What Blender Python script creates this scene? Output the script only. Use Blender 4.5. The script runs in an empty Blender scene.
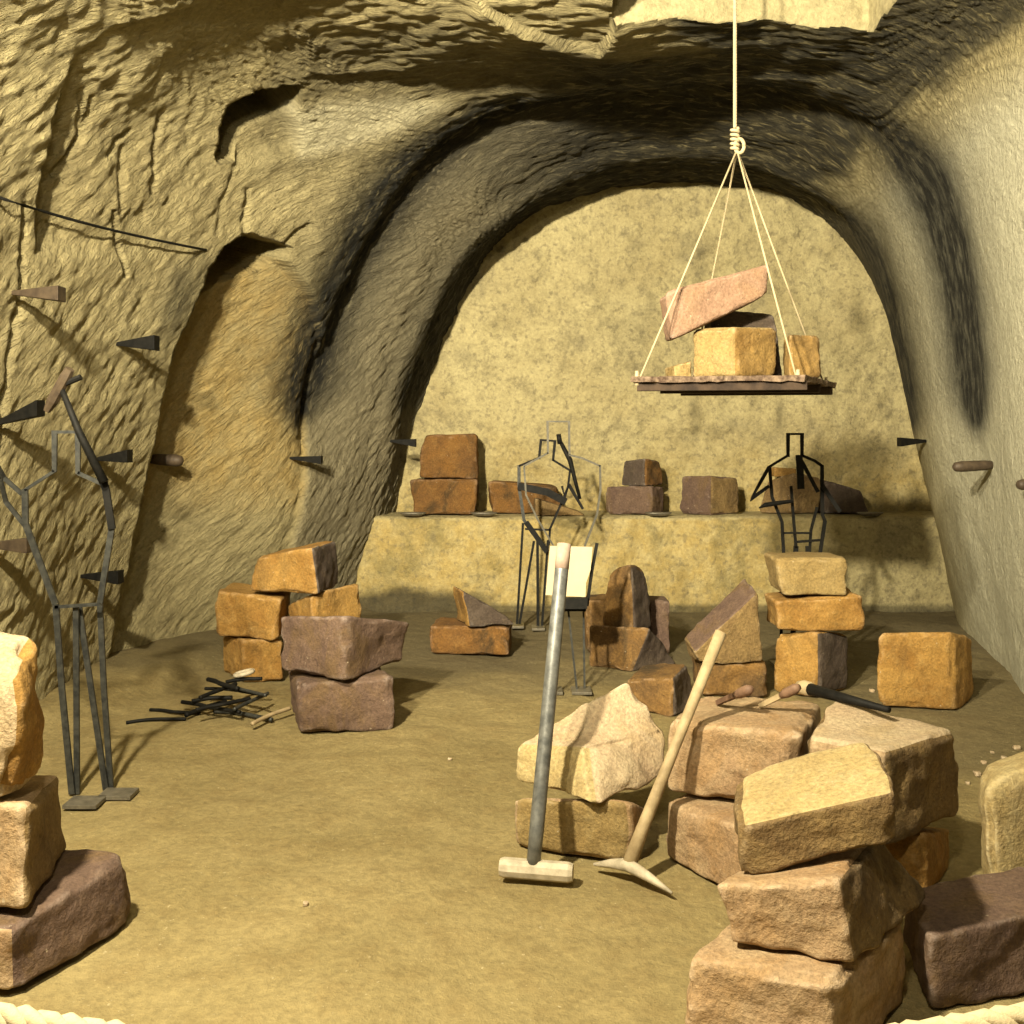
import bpy, bmesh, math
import numpy as np
from mathutils import Vector, Matrix
from mathutils.bvhtree import BVHTree

sc = bpy.context.scene
COL = sc.collection
F, HOR, EYE = 1000.0, 430.0, 1.7          # focal length in px, horizon row, eye height
rng = np.random.RandomState(7)

def P(px, py, d):
    return Vector(((px - 512) * d / F, d, EYE - (py - HOR) * d / F))
def gd(py, z=0.0):                         # depth of a point at height z seen at row py
    return (EYE - z) * F / (py - HOR)
def row(z, d):
    return HOR + (EYE - z) / d * F

# ------------------------------------------------------------------ noise
def _hash(ix, iy, iz, seed):
    h = (ix * 374761393 + iy * 668265263 + iz * 2147483647 + seed * 974634777) & 0xFFFFFFFF
    h = ((h ^ (h >> 13)) * 1274126177) & 0xFFFFFFFF
    h = (h ^ (h >> 16)) & 0xFFFFFFFF
    return h.astype(np.float64) / 4294967295.0
def noise(p, seed=0):                      # value noise in -1..1, p (n,3)
    p = np.asarray(p, float)
    i = np.floor(p).astype(np.int64); f = p - i
    f = f * f * f * (f * (f * 6 - 15) + 10)
    r = 0
    for dx in (0, 1):
        wx = f[:, 0] if dx else 1 - f[:, 0]
        for dy in (0, 1):
            wy = f[:, 1] if dy else 1 - f[:, 1]
            for dz in (0, 1):
                wz = f[:, 2] if dz else 1 - f[:, 2]
                r = r + wx * wy * wz * _hash(i[:, 0] + dx, i[:, 1] + dy, i[:, 2] + dz, seed)
    return r * 2 - 1
def fbm(p, seed=0, octv=3):
    r, a = 0, 1.0
    for o in range(octv):
        r = r + a * noise(np.asarray(p) * (2 ** o) + 17.3 * o, seed + o); a *= .5
    return r
def sstep(a, b, x):
    t = np.clip((x - a) / (b - a), 0, 1); return t * t * (3 - 2 * t)

# ------------------------------------------------------------------ objects
def link(o, parent=None):
    COL.objects.link(o)
    if parent is not None:
        o.parent = parent
    return o
def tag(o, label=None, cat=None, group=None, kind=None):
    if label: o['label'] = label
    if cat: o['category'] = cat
    if group: o['group'] = group
    if kind: o['kind'] = kind
    return o
def mesh_obj(name, verts, faces, mat, parent=None, smooth=True, uv=None):
    me = bpy.data.meshes.new(name)
    me.from_pydata([tuple(v) for v in verts], [], [tuple(f) for f in faces])
    me.validate(); me.update()
    if smooth:
        me.polygons.foreach_set('use_smooth', [True] * len(me.polygons))
    for m in (mat if isinstance(mat, (list, tuple)) else [mat]):
        me.materials.append(m)
    return link(bpy.data.objects.new(name, me), parent)
def empty(name, loc, label=None, cat=None, group=None):
    o = bpy.data.objects.new(name, None); o.location = loc; o.empty_display_size = .1
    COL.objects.link(o)
    return tag(o, label, cat, group)
def local(root, pts):
    return [Vector(p) - root.location for p in pts]

class MB:
    def __init__(s): s.v = []; s.f = []
    def add(s, v, f):
        b = len(s.v); s.v += [Vector(x) for x in v]; s.f += [tuple(i + b for i in q) for q in f]; return s
    def tube(s, pts, rad, n=10, caps=True, wid=None, ref=None):
        """sweep along pts; rad a number or list; wid gives a rectangular bar rad x wid (half sizes)"""
        pts = [Vector(p) for p in pts]; k = len(pts)
        rads = rad if isinstance(rad, (list, tuple)) else [rad] * k
        ring = []
        up0 = Vector(ref) if ref else Vector((0, 1, 0))
        for i, p in enumerate(pts):
            a = pts[max(i - 1, 0)]; b = pts[min(i + 1, k - 1)]
            t = (b - a).normalized()
            u = up0 - t * up0.dot(t)
            if u.length < 1e-3:
                u = Vector((1, 0, 0)) - t * t.x
            u.normalize(); w = t.cross(u)
            sc_ = 1.0
            if 0 < i < k - 1:
                c = (pts[i] - a).normalized().dot((b - pts[i]).normalized())
                sc_ = min(1.6, 1 / max(.3, math.sqrt(max(.05, (1 + c) / 2))))
            if wid is None:
                ring.append([p + (u * math.cos(2 * math.pi * j / n) + w * math.sin(2 * math.pi * j / n)) * rads[i] for j in range(n)])
            else:
                ring.append([p + u * wid * y + w * rads[i] * sc_ * x for x, y in ((1, 1), (-1, 1), (-1, -1), (1, -1))])
        m = len(ring[0]); v = [q for r in ring for q in r]; f = []
        for i in range(k - 1):
            for j in range(m):
                f.append((i * m + j, i * m + (j + 1) % m, (i + 1) * m + (j + 1) % m, (i + 1) * m + j))
        if caps:
            f.append(tuple(range(m))[::-1]); f.append(tuple((k - 1) * m + j for j in range(m)))
        return s.add(v, f)
    def box8(s, c):                        # c: 4 bottom, 4 top
        return s.add(c, [(3, 2, 1, 0), (4, 5, 6, 7), (0, 1, 5, 4), (1, 2, 6, 5), (2, 3, 7, 6), (3, 0, 4, 7)])
    def build(s, name, mat, parent=None, smooth=False, bevel=0, origin=None):
        off = parent.location if parent is not None else (Vector(origin) if origin is not None else Vector((0, 0, 0)))
        bm = bmesh.new()
        vs = [bm.verts.new(v - off) for v in s.v]
        for f in s.f:
            try: bm.faces.new([vs[i] for i in f])
            except ValueError: pass
        bmesh.ops.recalc_face_normals(bm, faces=bm.faces)
        if bevel:
            bmesh.ops.bevel(bm, geom=list(bm.edges), offset=bevel, segments=2, profile=.6, affect='EDGES', clamp_overlap=True)
        me = bpy.data.meshes.new(name); bm.to_mesh(me); bm.free()
        me.polygons.foreach_set('use_smooth', [smooth] * len(me.polygons))
        me.materials.append(mat)
        o = bpy.data.objects.new(name, me)
        if parent is None: o.location = off
        return link(o, parent)

# ------------------------------------------------------------------ materials
def newmat(name, rough=.9, spec=.2):
    m = bpy.data.materials.new(name); m.use_nodes = True
    nt = m.node_tree; b = nt.nodes['Principled BSDF']
    b.inputs['Roughness'].default_value = rough
    b.inputs['Specular IOR Level'].default_value = spec
    return m, nt, b
class G:
    """tiny node-graph helper"""
    def __init__(s, nt): s.nt = nt
    def n(s, t, **kw):
        x = s.nt.nodes.new(t)
        for k, v in kw.items(): setattr(x, k, v)
        return x
    def L(s, a, b): s.nt.links.new(a, b)
    def coord(s, which='Object'): return s.n('ShaderNodeTexCoord').outputs[which]
    def mapping(s, src, scale=(1, 1, 1), rot=(0, 0, 0), loc=(0, 0, 0)):
        m = s.n('ShaderNodeMapping'); s.L(src, m.inputs['Vector'])
        m.inputs['Scale'].default_value = scale; m.inputs['Rotation'].default_value = rot; m.inputs['Location'].default_value = loc
        return m.outputs[0]
    def noise(s, src, scale, detail=4, rough=.6, dist=0.0):
        x = s.n('ShaderNodeTexNoise'); s.L(src, x.inputs['Vector'])
        x.inputs['Scale'].default_value = scale; x.inputs['Detail'].default_value = detail
        x.inputs['Roughness'].default_value = rough; x.inputs['Distortion'].default_value = dist
        return x.outputs['Fac']
    def ramp(s, src, stops):
        r = s.n('ShaderNodeValToRGB'); s.L(src, r.inputs[0])
        els = r.color_ramp.elements
        while len(els) < len(stops): els.new(.5)
        for e, (p, c) in zip(els, stops):
            e.position = p; e.color = (c, c, c, 1) if isinstance(c, (int, float)) else (*c, 1)
        return r.outputs[0]
    def mix(s, fac, a, b, mode='MIX'):
        m = s.n('ShaderNodeMix', data_type='RGBA', blend_type=mode)
        for sock, v in ((m.inputs[0], fac), (m.inputs[6], a), (m.inputs[7], b)):
            if hasattr(v, 'default_value'): s.L(v, sock)
            elif isinstance(v, (int, float)): sock.default_value = v
            else: sock.default_value = (*v, 1)
        return m.outputs[2]
    def math(s, op, a, b=0.0):
        m = s.n('ShaderNodeMath', operation=op)
        for sock, v in ((m.inputs[0], a), (m.inputs[1], b)):
            if hasattr(v, 'default_value'): s.L(v, sock)
            else: sock.default_value = v
        return m.outputs[0]
    def attr(s, name): return s.n('ShaderNodeAttribute', attribute_name=name).outputs['Fac']
    def bump(s, h, strength, dist, prev=None):
        b = s.n('ShaderNodeBump'); s.L(h, b.inputs['Height'])
        b.inputs['Strength'].default_value = strength; b.inputs['Distance'].default_value = dist
        if prev is not None: s.L(prev, b.inputs['Normal'])
        return b.outputs[0]

def stone_mat(name, c1, c2, c3, stain=None, amt=.5, bump=1.0):
    m, nt, b = newmat(name, .88, .25); g = G(nt)
    va = g.n('ShaderNodeVectorMath', operation='ADD'); g.L(g.coord('Object'), va.inputs[0])
    rv = g.n('ShaderNodeCombineXYZ'); rnd = g.math('MULTIPLY', g.n('ShaderNodeObjectInfo').outputs['Random'], 41.0)
    for q_ in range(3): g.L(rnd, rv.inputs[q_])
    g.L(rv.outputs[0], va.inputs[1]); co = va.outputs[0]
    n1 = g.noise(co, 3.2, 5, .6, .4)
    n2 = g.noise(co, 14, 6, .7)
    n3 = g.noise(co, 70, 4, .7)
    c = g.mix(g.ramp(n1, [(.38, 0), (.62, 1)]), c1, c2)
    c = g.mix(g.math('MULTIPLY', g.ramp(n2, [(.5, 0), (.72, 1)]), .6), c, c3)
    if stain:
        n4 = g.noise(g.mapping(co, (1, 1, .55), loc=(3, 1, 2)), 4.5, 6, .65, .6)
        c = g.mix(g.math('MULTIPLY', g.ramp(n4, [(.5, 0), (.62, 1)]), amt), c, stain)
    c = g.mix(.6, c, g.mix(1.0, c, g.ramp(n3, [(.3, .4), (.7, 1.35)]), 'MULTIPLY'))
    fleck = g.ramp(g.noise(co, 38, 2, .5), [(.735, 0), (.765, 1)])
    c = g.mix(g.math('MULTIPLY', fleck, .5), c, (.62, .52, .36))
    geo = g.n('ShaderNodeNewGeometry').outputs['Pointiness']
    edge = g.math('MULTIPLY', g.ramp(geo, [(.515, 0), (.56, 1)]), g.ramp(n2, [(.42, 0), (.6, 1)]))
    c = g.mix(g.math('MULTIPLY', edge, .55), c, tuple(min(1, x * 1.25 + .16) for x in c1))
    c = g.mix(1.0, c, (.74, .74, .74), 'MULTIPLY')
    g.L(c, b.inputs['Base Color'])
    bp = g.bump(n2, .6 * bump, .022)
    bp = g.bump(n3, .6 * bump, .009, bp)
    g.L(bp, b.inputs['Normal'])
    return m
M = {}
M['orange'] = stone_mat('ochre_sandstone', (.42, .24, .062), (.31, .16, .036), (.49, .31, .10), (.16, .10, .035), .35)
M['orange_dark'] = stone_mat('burnt_ochre_sandstone', (.24, .115, .028), (.15, .075, .024), (.31, .17, .05), (.05, .035, .016), .75)
M['rust'] = stone_mat('rust_stained_sandstone', (.26, .14, .04), (.15, .085, .032), (.36, .21, .065), (.05, .037, .02), .75)
M['yellow'] = stone_mat('pale_yellow_sandstone', (.54, .43, .21), (.47, .35, .15), (.60, .50, .27), (.34, .235, .10), .35)
M['cream'] = stone_mat('cream_sandstone', (.56, .435, .27), (.51, .375, .23), (.60, .49, .31), (.46, .33, .16), .4)
M['rose'] = stone_mat('rose_sandstone', (.33, .205, .135), (.28, .165, .105), (.37, .25, .165), (.30, .18, .09), .4)
M['tan'] = stone_mat('tan_yellow_sandstone', (.36, .255, .10), (.30, .20, .07), (.41, .31, .14), (.22, .14, .05), .35)
M['amber'] = stone_mat('amber_sandstone', (.30, .185, .055), (.23, .13, .035), (.34, .22, .08), (.14, .085, .03), .5)
M['pink'] = stone_mat('pink_sandstone', (.46, .325, .18), (.385, .25, .135), (.53, .39, .225), (.40, .235, .095), .5)
M['mauve'] = stone_mat('mauve_sandstone', (.17, .108, .074), (.125, .078, .057), (.235, .155, .10), (.17, .105, .045), .65)
M['brown'] = stone_mat('brown_crusted_sandstone', (.29, .19, .075), (.20, .125, .052), (.36, .25, .10), (.10, .065, .03), .6, 1.6)
M['grey'] = stone_mat('grey_brown_sandstone', (.115, .085, .062), (.085, .06, .045), (.16, .115, .072), (.06, .045, .03), .5)

def flat_mat(name, c1, c2, rough=.6, metal=0.0, scale=18, spec=.4, bump=.25):
    m, nt, b = newmat(name, rough, spec); g = G(nt)
    co = g.coord('Object'); n1 = g.noise(co, scale, 5, .65)
    g.L(g.mix(g.ramp(n1, [(.36, 0), (.66, 1)]), c1, c2), b.inputs['Base Color'])
    b.inputs['Metallic'].default_value = metal
    g.L(g.bump(g.noise(co, scale * 4, 3, .6), bump, .004), b.inputs['Normal'])
    return m
M['iron'] = flat_mat('dark_iron', (.004, .004, .0035), (.011, .010, .008), .65, .0, 25, .15)
M['bar'] = flat_mat('painted_steel_bar', (.018, .019, .018), (.05, .05, .042), .5, .2, 30, .35)
M['lightbar'] = flat_mat('thin_grey_wire', (.05, .047, .035), (.09, .08, .058), .5, .4, 30)
M['steel'] = flat_mat('grey_steel_pipe', (.075, .077, .072), (.17, .17, .155), .45, .3, 22, .5, .15)
M['wornhead'] = flat_mat('dusty_steel_head', (.28, .24, .165), (.50, .43, .31), .7, .1, 16)
M['wood'] = flat_mat('pale_worn_wood', (.24, .175, .09), (.38, .29, .16), .7, 0, 14)
M['redwood'] = flat_mat('reddish_brown_wood', (.10, .055, .035), (.19, .11, .065), .7, 0, 14)
M['brownwedge'] = flat_mat('rusty_brown_iron', (.045, .031, .02), (.085, .06, .036), .6, .2, 20)
M['darkwood'] = flat_mat('dark_old_wood', (.02, .013, .009), (.05, .032, .02), .8, 0, 14, .2)
M['cap'] = flat_mat('pinkish_worn_cap', (.24, .17, .13), (.34, .26, .20), .7, 0, 14, .2)
M['board'] = flat_mat('rough_brown_board', (.05, .03, .02), (.19, .135, .09), .85, 0, 28, .2, .8)
M['sheet'] = flat_mat('cream_board', (.44, .37, .24), (.48, .41, .27), .8, 0, 6, .2, .05)
M['dish'] = flat_mat('dull_grey_dish', (.09, .08, .06), (.17, .15, .11), .4, .3, 25)
M['shiny'] = flat_mat('polished_brown_iron', (.26, .19, .12), (.38, .28, .18), .28, .6, 20, .6)

def rope_mat():
    m, nt, b = newmat('natural_rope', .85, .2); g = G(nt)
    co = g.coord('Object')
    n1 = g.noise(co, 40, 4, .7)
    g.L(g.mix(n1, (.28, .22, .12), (.48, .40, .25)), b.inputs['Base Color'])
    g.L(g.bump(g.noise(co, 220, 3, .6), .5, .003), b.inputs['Normal'])
    return m
M['rope'] = rope_mat()

def rock_mat(name, floor=False, back=False):
    m, nt, b = newmat(name, .86, .28); g = G(nt)
    co = g.coord('Object')
    uv = g.coord('UV')
    n1 = g.noise(co, 1.1, 6, .62, .5)
    n2 = g.noise(co, 5.5, 6, .68)
    n3 = g.noise(co, 32, 5, .7)
    if floor:
        c = g.mix(g.ramp(n1, [(.36, 0), (.66, 1)]), (.30, .232, .094), (.39, .305, .132))
        c = g.mix(g.math('MULTIPLY', g.ramp(n2, [(.46, 0), (.7, 1)]), .5), c, (.24, .165, .06))
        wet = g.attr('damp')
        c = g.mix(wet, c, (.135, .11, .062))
        chips = g.ramp(g.noise(co, 55, 2, .5), [(.70, 0), (.74, 1)])
        c = g.mix(g.math('MULTIPLY', chips, .55), c, (.62, .52, .30))
    elif back:
        pits = g.ramp(g.noise(co, 17, 4, .62), [(.53, 0), (.64, 1)])
        c = g.mix(g.ramp(n1, [(.36, 0), (.64, 1)]), (.40, .325, .155), (.50, .42, .21))
        c = g.mix(g.math('MULTIPLY', g.ramp(n2, [(.50, 0), (.66, 1)]), .55), c, (.20, .165, .085))
        c = g.mix(g.math('MULTIPLY', g.ramp(g.noise(g.mapping(co, loc=(5, 2, 9)), 2.3, 6, .7), [(.56, 0), (.70, 1)]), .45), c, (.16, .135, .08))
        c = g.mix(g.math('MULTIPLY', g.attr('ochre'), g.ramp(n2, [(.3, .2), (.6, 1)])), c, (.46, .325, .10))
        c = g.mix(g.math('MULTIPLY', g.attr('ochre'), g.math('MULTIPLY', .8, g.ramp(g.noise(g.mapping(co, (1, 1, .7), loc=(8, 1, 3)), 3.4, 6, .68), [(.47, 0), (.62, 1)]))), c, (.20, .16, .06))
        c = g.mix(g.math('MULTIPLY', pits, .5), c, (.17, .14, .08))
        c = g.mix(g.attr('damp'), c, (.03, .026, .017))
    else:
        c = g.mix(g.ramp(n1, [(.36, 0), (.66, 1)]), (.43, .36, .18), (.54, .46, .24))
        c = g.mix(g.math('MULTIPLY', g.ramp(n2, [(.50, 0), (.70, 1)]), .5), c, (.25, .20, .10))
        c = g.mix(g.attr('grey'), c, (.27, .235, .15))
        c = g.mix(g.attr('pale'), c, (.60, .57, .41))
        c = g.mix(g.math('MULTIPLY', g.attr('ochre'), g.ramp(n2, [(.3, .3), (.6, 1)])), c, (.48, .34, .12))
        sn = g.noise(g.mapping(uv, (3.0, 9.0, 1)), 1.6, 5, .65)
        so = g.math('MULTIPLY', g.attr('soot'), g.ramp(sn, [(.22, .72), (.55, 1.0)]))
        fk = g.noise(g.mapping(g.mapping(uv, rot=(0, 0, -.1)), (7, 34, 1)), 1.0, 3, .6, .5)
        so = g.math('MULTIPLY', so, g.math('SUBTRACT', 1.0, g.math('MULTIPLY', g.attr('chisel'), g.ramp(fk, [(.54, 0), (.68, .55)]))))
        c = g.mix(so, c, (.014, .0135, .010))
    c = g.mix(.5, c, g.mix(1.0, c, g.ramp(n3, [(.3, .5), (.7, 1.35)]), 'MULTIPLY'))
    if back: c = g.mix(1.0, c, (.86, .88, .92), 'MULTIPLY')
    else: c = g.mix(1.0, c, (.66, .66, .66), 'MULTIPLY')
    g.L(c, b.inputs['Base Color'])
    bp = g.bump(n2, .55, .04)
    bp = g.bump(n3, .9 if not floor else .5, .016, bp)
    if not floor and not back:
        ch1 = g.noise(g.mapping(g.mapping(uv, rot=(0, 0, -.62)), (9, 44, 1)), 1.0, 5, .65, .7)
        ch2 = g.noise(g.mapping(g.mapping(uv, rot=(0, 0, -.08)), (7, 48, 1)), 1.0, 5, .65, .9)
        tp_ = g.attr('overhead')
        ch = g.math('ADD', g.math('MULTIPLY', ch2, tp_), g.math('MULTIPLY', ch1, g.math('SUBTRACT', 1.0, tp_)))
        mk = g.math('MULTIPLY', ch, g.attr('chisel'))
        bp = g.bump(mk, 1.0, .05, bp)
    if floor:
        bp = g.bump(g.noise(co, 130, 3, .6), .5, .005, bp)
    g.L(bp, b.inputs['Normal'])
    return m
M['rock'] = rock_mat('chiselled_cave_rock')
M['floor'] = rock_mat('packed_sand_floor', floor=True)
M['darkrock'] = flat_mat('unlit_black_rock', (.012, .011, .009), (.03, .027, .02), .9, 0, 3)  # near-black for the unseen rear wall, so it bounces little light
M['backrock'] = rock_mat('rough_back_rock', back=True)

# ------------------------------------------------------------------ the cave
def resample(pts, n):
    p = np.array(pts, float); s = np.r_[0, np.cumsum(np.linalg.norm(np.diff(p, axis=0), axis=1))]
    # smooth through points with cubic hermite
    t = np.linspace(0, s[-1], n)
    m = np.gradient(p, s, axis=0)
    i = np.clip(np.searchsorted(s, t, 'right') - 1, 0, len(s) - 2)
    h = (s[i + 1] - s[i])[:, None]; u = ((t - s[i]) / (s[i + 1] - s[i]))[:, None]
    h00 = 2 * u**3 - 3 * u**2 + 1; h10 = u**3 - 2 * u**2 + u; h01 = -2 * u**3 + 3 * u**2; h11 = u**3 - u**2
    return h00 * p[i] + h10 * h * m[i] + h01 * p[i + 1] + h11 * h * m[i + 1]
def section(pxs, dl, dr, n):
    l, r = pxs[0][0], pxs[-1][0]
    return resample([P(x, y, dl + (dr - dl) * (x - l) / (r - l)) for x, y in pxs], n)
def wsec(pts, n):
    return resample(pts, n)
NU = 640
E0 = section([(372,612),(390,560),(402,515),(412,470),(425,420),(445,360),(470,298),(500,252),(540,218),(590,200),(640,191),(690,188),(740,192),(790,205),(830,228),(860,262),(880,302),(895,350),(906,395),(918,440),(930,490),(942,530),(952,595)], 10.35, 10.2, NU)
E1 = section([(352,625),(366,560),(382,500),(393,440),(405,390),(425,330),(450,282),(490,232),(540,196),(600,172),(660,162),(720,162),(780,174),(830,200),(866,240),(886,290),(900,350),(911,405),(922,460),(936,520),(950,580),(962,634)], 9.55, 8.9, NU)
E2 = section([(262,640),(283,570),(297,490),(303,430),(316,370),(340,292),(375,225),(420,166),(480,124),(550,100),(630,88),(700,85),(770,90),(840,106),(895,140),(930,182),(950,232),(963,295),(972,360),(980,430),(986,500),(993,590),(1002,672)], 8.5, 7.3, NU)
E3 = section([(125,678),(140,600),(152,520),(166,440),(190,340),(212,240),(236,150),(280,92),(350,62),(450,50),(560,44),(680,38),(780,38),(860,44),(920,62),(958,96),(985,150),(1004,250),(1016,380),(1026,520),(1038,720)], 7.25, 6.25, NU)
E4 = wsec([(-2.86,5.7,-.05),(-2.84,5.7,.6),(-2.78,5.7,1.5),(-2.72,5.7,2.4),(-2.6,5.65,3.1),(-2.35,5.6,3.7),(-1.9,5.55,4.12),(-1.2,5.5,4.36),(-.2,5.4,4.45),(.8,5.35,4.45),(1.7,5.3,4.38),(2.4,5.25,4.2),(2.86,5.2,3.98),(2.98,5.2,3.7),(3.06,5.2,3.0),(3.14,5.2,2.0),(3.22,5.2,1.0),(3.3,5.2,-.05)], NU)
E5 = wsec([(-3.2,3,-.05),(-3.2,3,.8),(-3.1,3,1.8),(-2.9,3,2.8),(-2.6,3,3.6),(-2.0,3,4.2),(-1.0,3,4.45),(0,3,4.5),(1,3,4.5),(2.0,3,4.35),(2.7,3,4.05),(3.05,3,3.5),(3.2,3,2.6),(3.3,3,1.6),(3.38,3,.8),(3.4,3,-.05)], NU)
E6 = E5.copy(); E6[:, 1] = 0.0; E6[:, 0] *= 1.18; E6[:, 2] *= 1.17
E7 = E6.copy(); E7[:, 1] = -2.6
secs = np.array([E7, E6, E5, E4, E3, E2, E1, E0])
vk = np.array([-2.6, 0.0, 3.0, 5.45, 6.8, 7.9, 9.2, 10.28])
vv = np.r_[np.linspace(-2.6, 3.0, 36)[:-1], np.linspace(3.0, 4.8, 45)[:-1], np.linspace(4.8, 10.28, 290)]
NV = len(vv)
tan = np.gradient(secs, vk, axis=0)
i = np.clip(np.searchsorted(vk, vv, 'right') - 1, 0, len(vk) - 2)
h = (vk[i + 1] - vk[i]); u = (vv - vk[i]) / h
U = u[:, None, None]; Hh = h[:, None, None]
grid = (2*U**3-3*U**2+1)*secs[i] + (U**3-2*U**2+U)*Hh*tan[i] + (-2*U**3+3*U**2)*secs[i+1] + (U**3-U**2)*Hh*tan[i+1]
def grid_normals(g):
    du = np.gradient(g, axis=1); dv = np.gradient(g, axis=0)
    n = np.cross(du, dv); n /= np.linalg.norm(n, axis=2, keepdims=True) + 1e-12
    return n
nrm = grid_normals(grid)
cen = np.array([.2, 0, 1.8])
out = grid - cen; out[:, :, 1] = 0
sgn = np.sign((nrm * out).sum(axis=2, keepdims=True)); sgn[sgn == 0] = 1
nrm = nrm * sgn                              # outward, away from the tunnel
arc = np.concatenate([np.zeros((NV, 1)), np.cumsum(np.linalg.norm(np.diff(grid, axis=1), axis=2), axis=1)], axis=1)
frac = np.linspace(0, 1, NU)[None, :].repeat(NV, 0)
VV = vv[:, None].repeat(NU, 1)
flat = grid.reshape(-1, 3); fu = arc.reshape(-1); fv = VV.reshape(-1); ff = frac.reshape(-1)
Y = np.maximum(flat[:, 1], .3)
PX = 512 + flat[:, 0] / Y * F; PY = HOR + (EYE - flat[:, 2]) / Y * F
vis = (flat[:, 1] > 3.5)
left = sstep(.52, .44, ff); right = sstep(.62, .70, ff); top = sstep(.30, .38, ff) * sstep(.72, .64, ff)

def poly_sd(pts, x, y):
    """distance to an open polyline and side (positive to the right of travel, image y down)"""
    best = np.full(x.shape, 1e9); side = np.zeros(x.shape); tt = np.zeros(x.shape)
    n = len(pts) - 1
    for k in range(n):
        (ax, ay), (bx, by) = pts[k], pts[k + 1]
        dx, dy = bx - ax, by - ay; L2 = dx * dx + dy * dy
        t = np.clip(((x - ax) * dx + (y - ay) * dy) / L2, 0, 1)
        ex, ey = x - ax - t * dx, y - ay - t * dy
        d = np.hypot(ex, ey); c = dx * (y - ay) - dy * (x - ax)
        b = d < best
        best = np.where(b, d, best); side = np.where(b, np.sign(c), side); tt = np.where(b, (k + t) / n, tt)
    return best, side, tt
def in_poly(pts, x, y, soft):
    c = np.zeros(x.shape, bool); best = np.full(x.shape, 1e9); n = len(pts)
    for k in range(n):
        (ax, ay), (bx, by) = pts[k], pts[(k + 1) % n]
        cond = ((ay > y) != (by > y)) & (x < (bx - ax) * (y - ay) / (by - ay + 1e-12) + ax)
        c ^= cond
        dx, dy = bx - ax, by - ay
        t = np.clip(((x - ax) * dx + (y - ay) * dy) / (dx * dx + dy * dy), 0, 1)
        best = np.minimum(best, np.hypot(x - ax - t * dx, y - ay - t * dy))
    sd = np.where(c, best, -best)
    return sstep(-soft, soft, sd)

disp = np.zeros(len(flat))
# broad undulation and scallops left by the picks
disp += (.05 - .022 * left - .018 * top * (1 - left)) * fbm(flat * 1.1, 3, 3) * (1 - .75 * right)
disp += .014 * fbm(flat * 4.0, 9, 3) * (1 - .7 * right)
# chisel grooves: slanted on the walls, along the arch overhead
ang = np.where(ff < .36, .55, np.where(ff > .64, -.3, .06))
ang = .55 * left * (1 - top) + .06 * top - .3 * right * (1 - top)
cu = fu * np.cos(ang) + fv * np.sin(ang); cv = -fu * np.sin(ang) + fv * np.cos(ang)
g1 = noise(np.c_[cu * (4.2 + 3.5 * left * (1 - top)), cv * (15 + 5 * left * (1 - top) + 9 * top) + .8 * noise(flat * 2.6, 5), np.zeros(len(flat))], 21)
g2 = noise(np.c_[cu * 9.0, cv * 27, np.ones(len(flat))], 22)
chis = 1 - .82 * right * sstep(4.1, 3.5, flat[:, 2])
disp += ((.018 - .007 * left * (1 - top) - .009 * top) * np.abs(g1) + (.012 - .003 * left * (1 - top)) * g2 + .006 * left * noise(flat * 24, 23)) * chis
# vault rings: the tunnel was cut in bays, each with a hollow behind a rib
def ring(v0, w, depth, jit, seed):
    e = fv - v0 - jit * noise(np.c_[fu * 1.3, np.zeros((len(fu), 2))], seed)
    return np.where(e < 0, np.exp(-(e / (w * .35))**2), np.exp(-(e / w)**2)) * depth
zup = sstep(1.2, 2.0, flat[:, 2])
disp += ring(8.05, .34, .17, .05, 31) * zup * (1 - right)
disp += ring(9.45, .42, .14, .05, 32) * zup * (1 - right)
disp -= ring(7.55, .25, .05, .05, 33) * zup * (1 - right)
disp -= ring(8.95, .25, .05, .05, 34) * zup * (1 - right)
# rock shelf lines overhead
for pts, amp, fade in (
    ([(38,260),(42,200),(52,130),(72,62),(118,22),(210,2),(330,-4)], .17, 40),
    ([(300,76),(360,75),(400,70),(440,64),(470,74),(540,84)], .07, 30),
    ([(470,-10),(520,22),(570,40),(600,42),(612,25),(616,-10)], -.08, 25)):
    d, s, t = poly_sd(pts, PX, PY)
    sd = d * s
    if amp == .17: amp = .17 * (1 - .75 * sstep(.35, .55, t))
    disp += amp * sstep(-1.5, 2, sd) * np.exp(-np.maximum(sd, 0) / fade) * vis * sstep(0, .08, t) * sstep(1, .92, t) * (ff < .62)
# cracks
for pts, w, amp in (
    ([(27,205),(22,290),(13,380),(2,470)], 2.2, .05), ([(118,212),(120,240),(126,276)], 1.6, .04),
    ([(90,95),(90,140),(70,180)], 2.0, .04), ([(140,134),(125,145),(118,160)], 1.6, .035),
    ([(168,115),(160,150),(158,195)], 2.2, .04), ([(250,190),(247,215),(245,238)], 1.8, .04),
    ([(310,225),(295,235),(284,248)], 2.2, .05), ([(235,165),(225,200),(218,235)], 1.5, .03),
    ([(100,100),(95,130),(84,150),(68,178)], 2.0, .035), ([(132,150),(128,185),(124,215)], 1.8, .03)):
    d, s, t = poly_sd(pts, PX, PY)
    disp += amp * np.exp(-(d / w)**2) * vis * (ff < .45)
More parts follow.
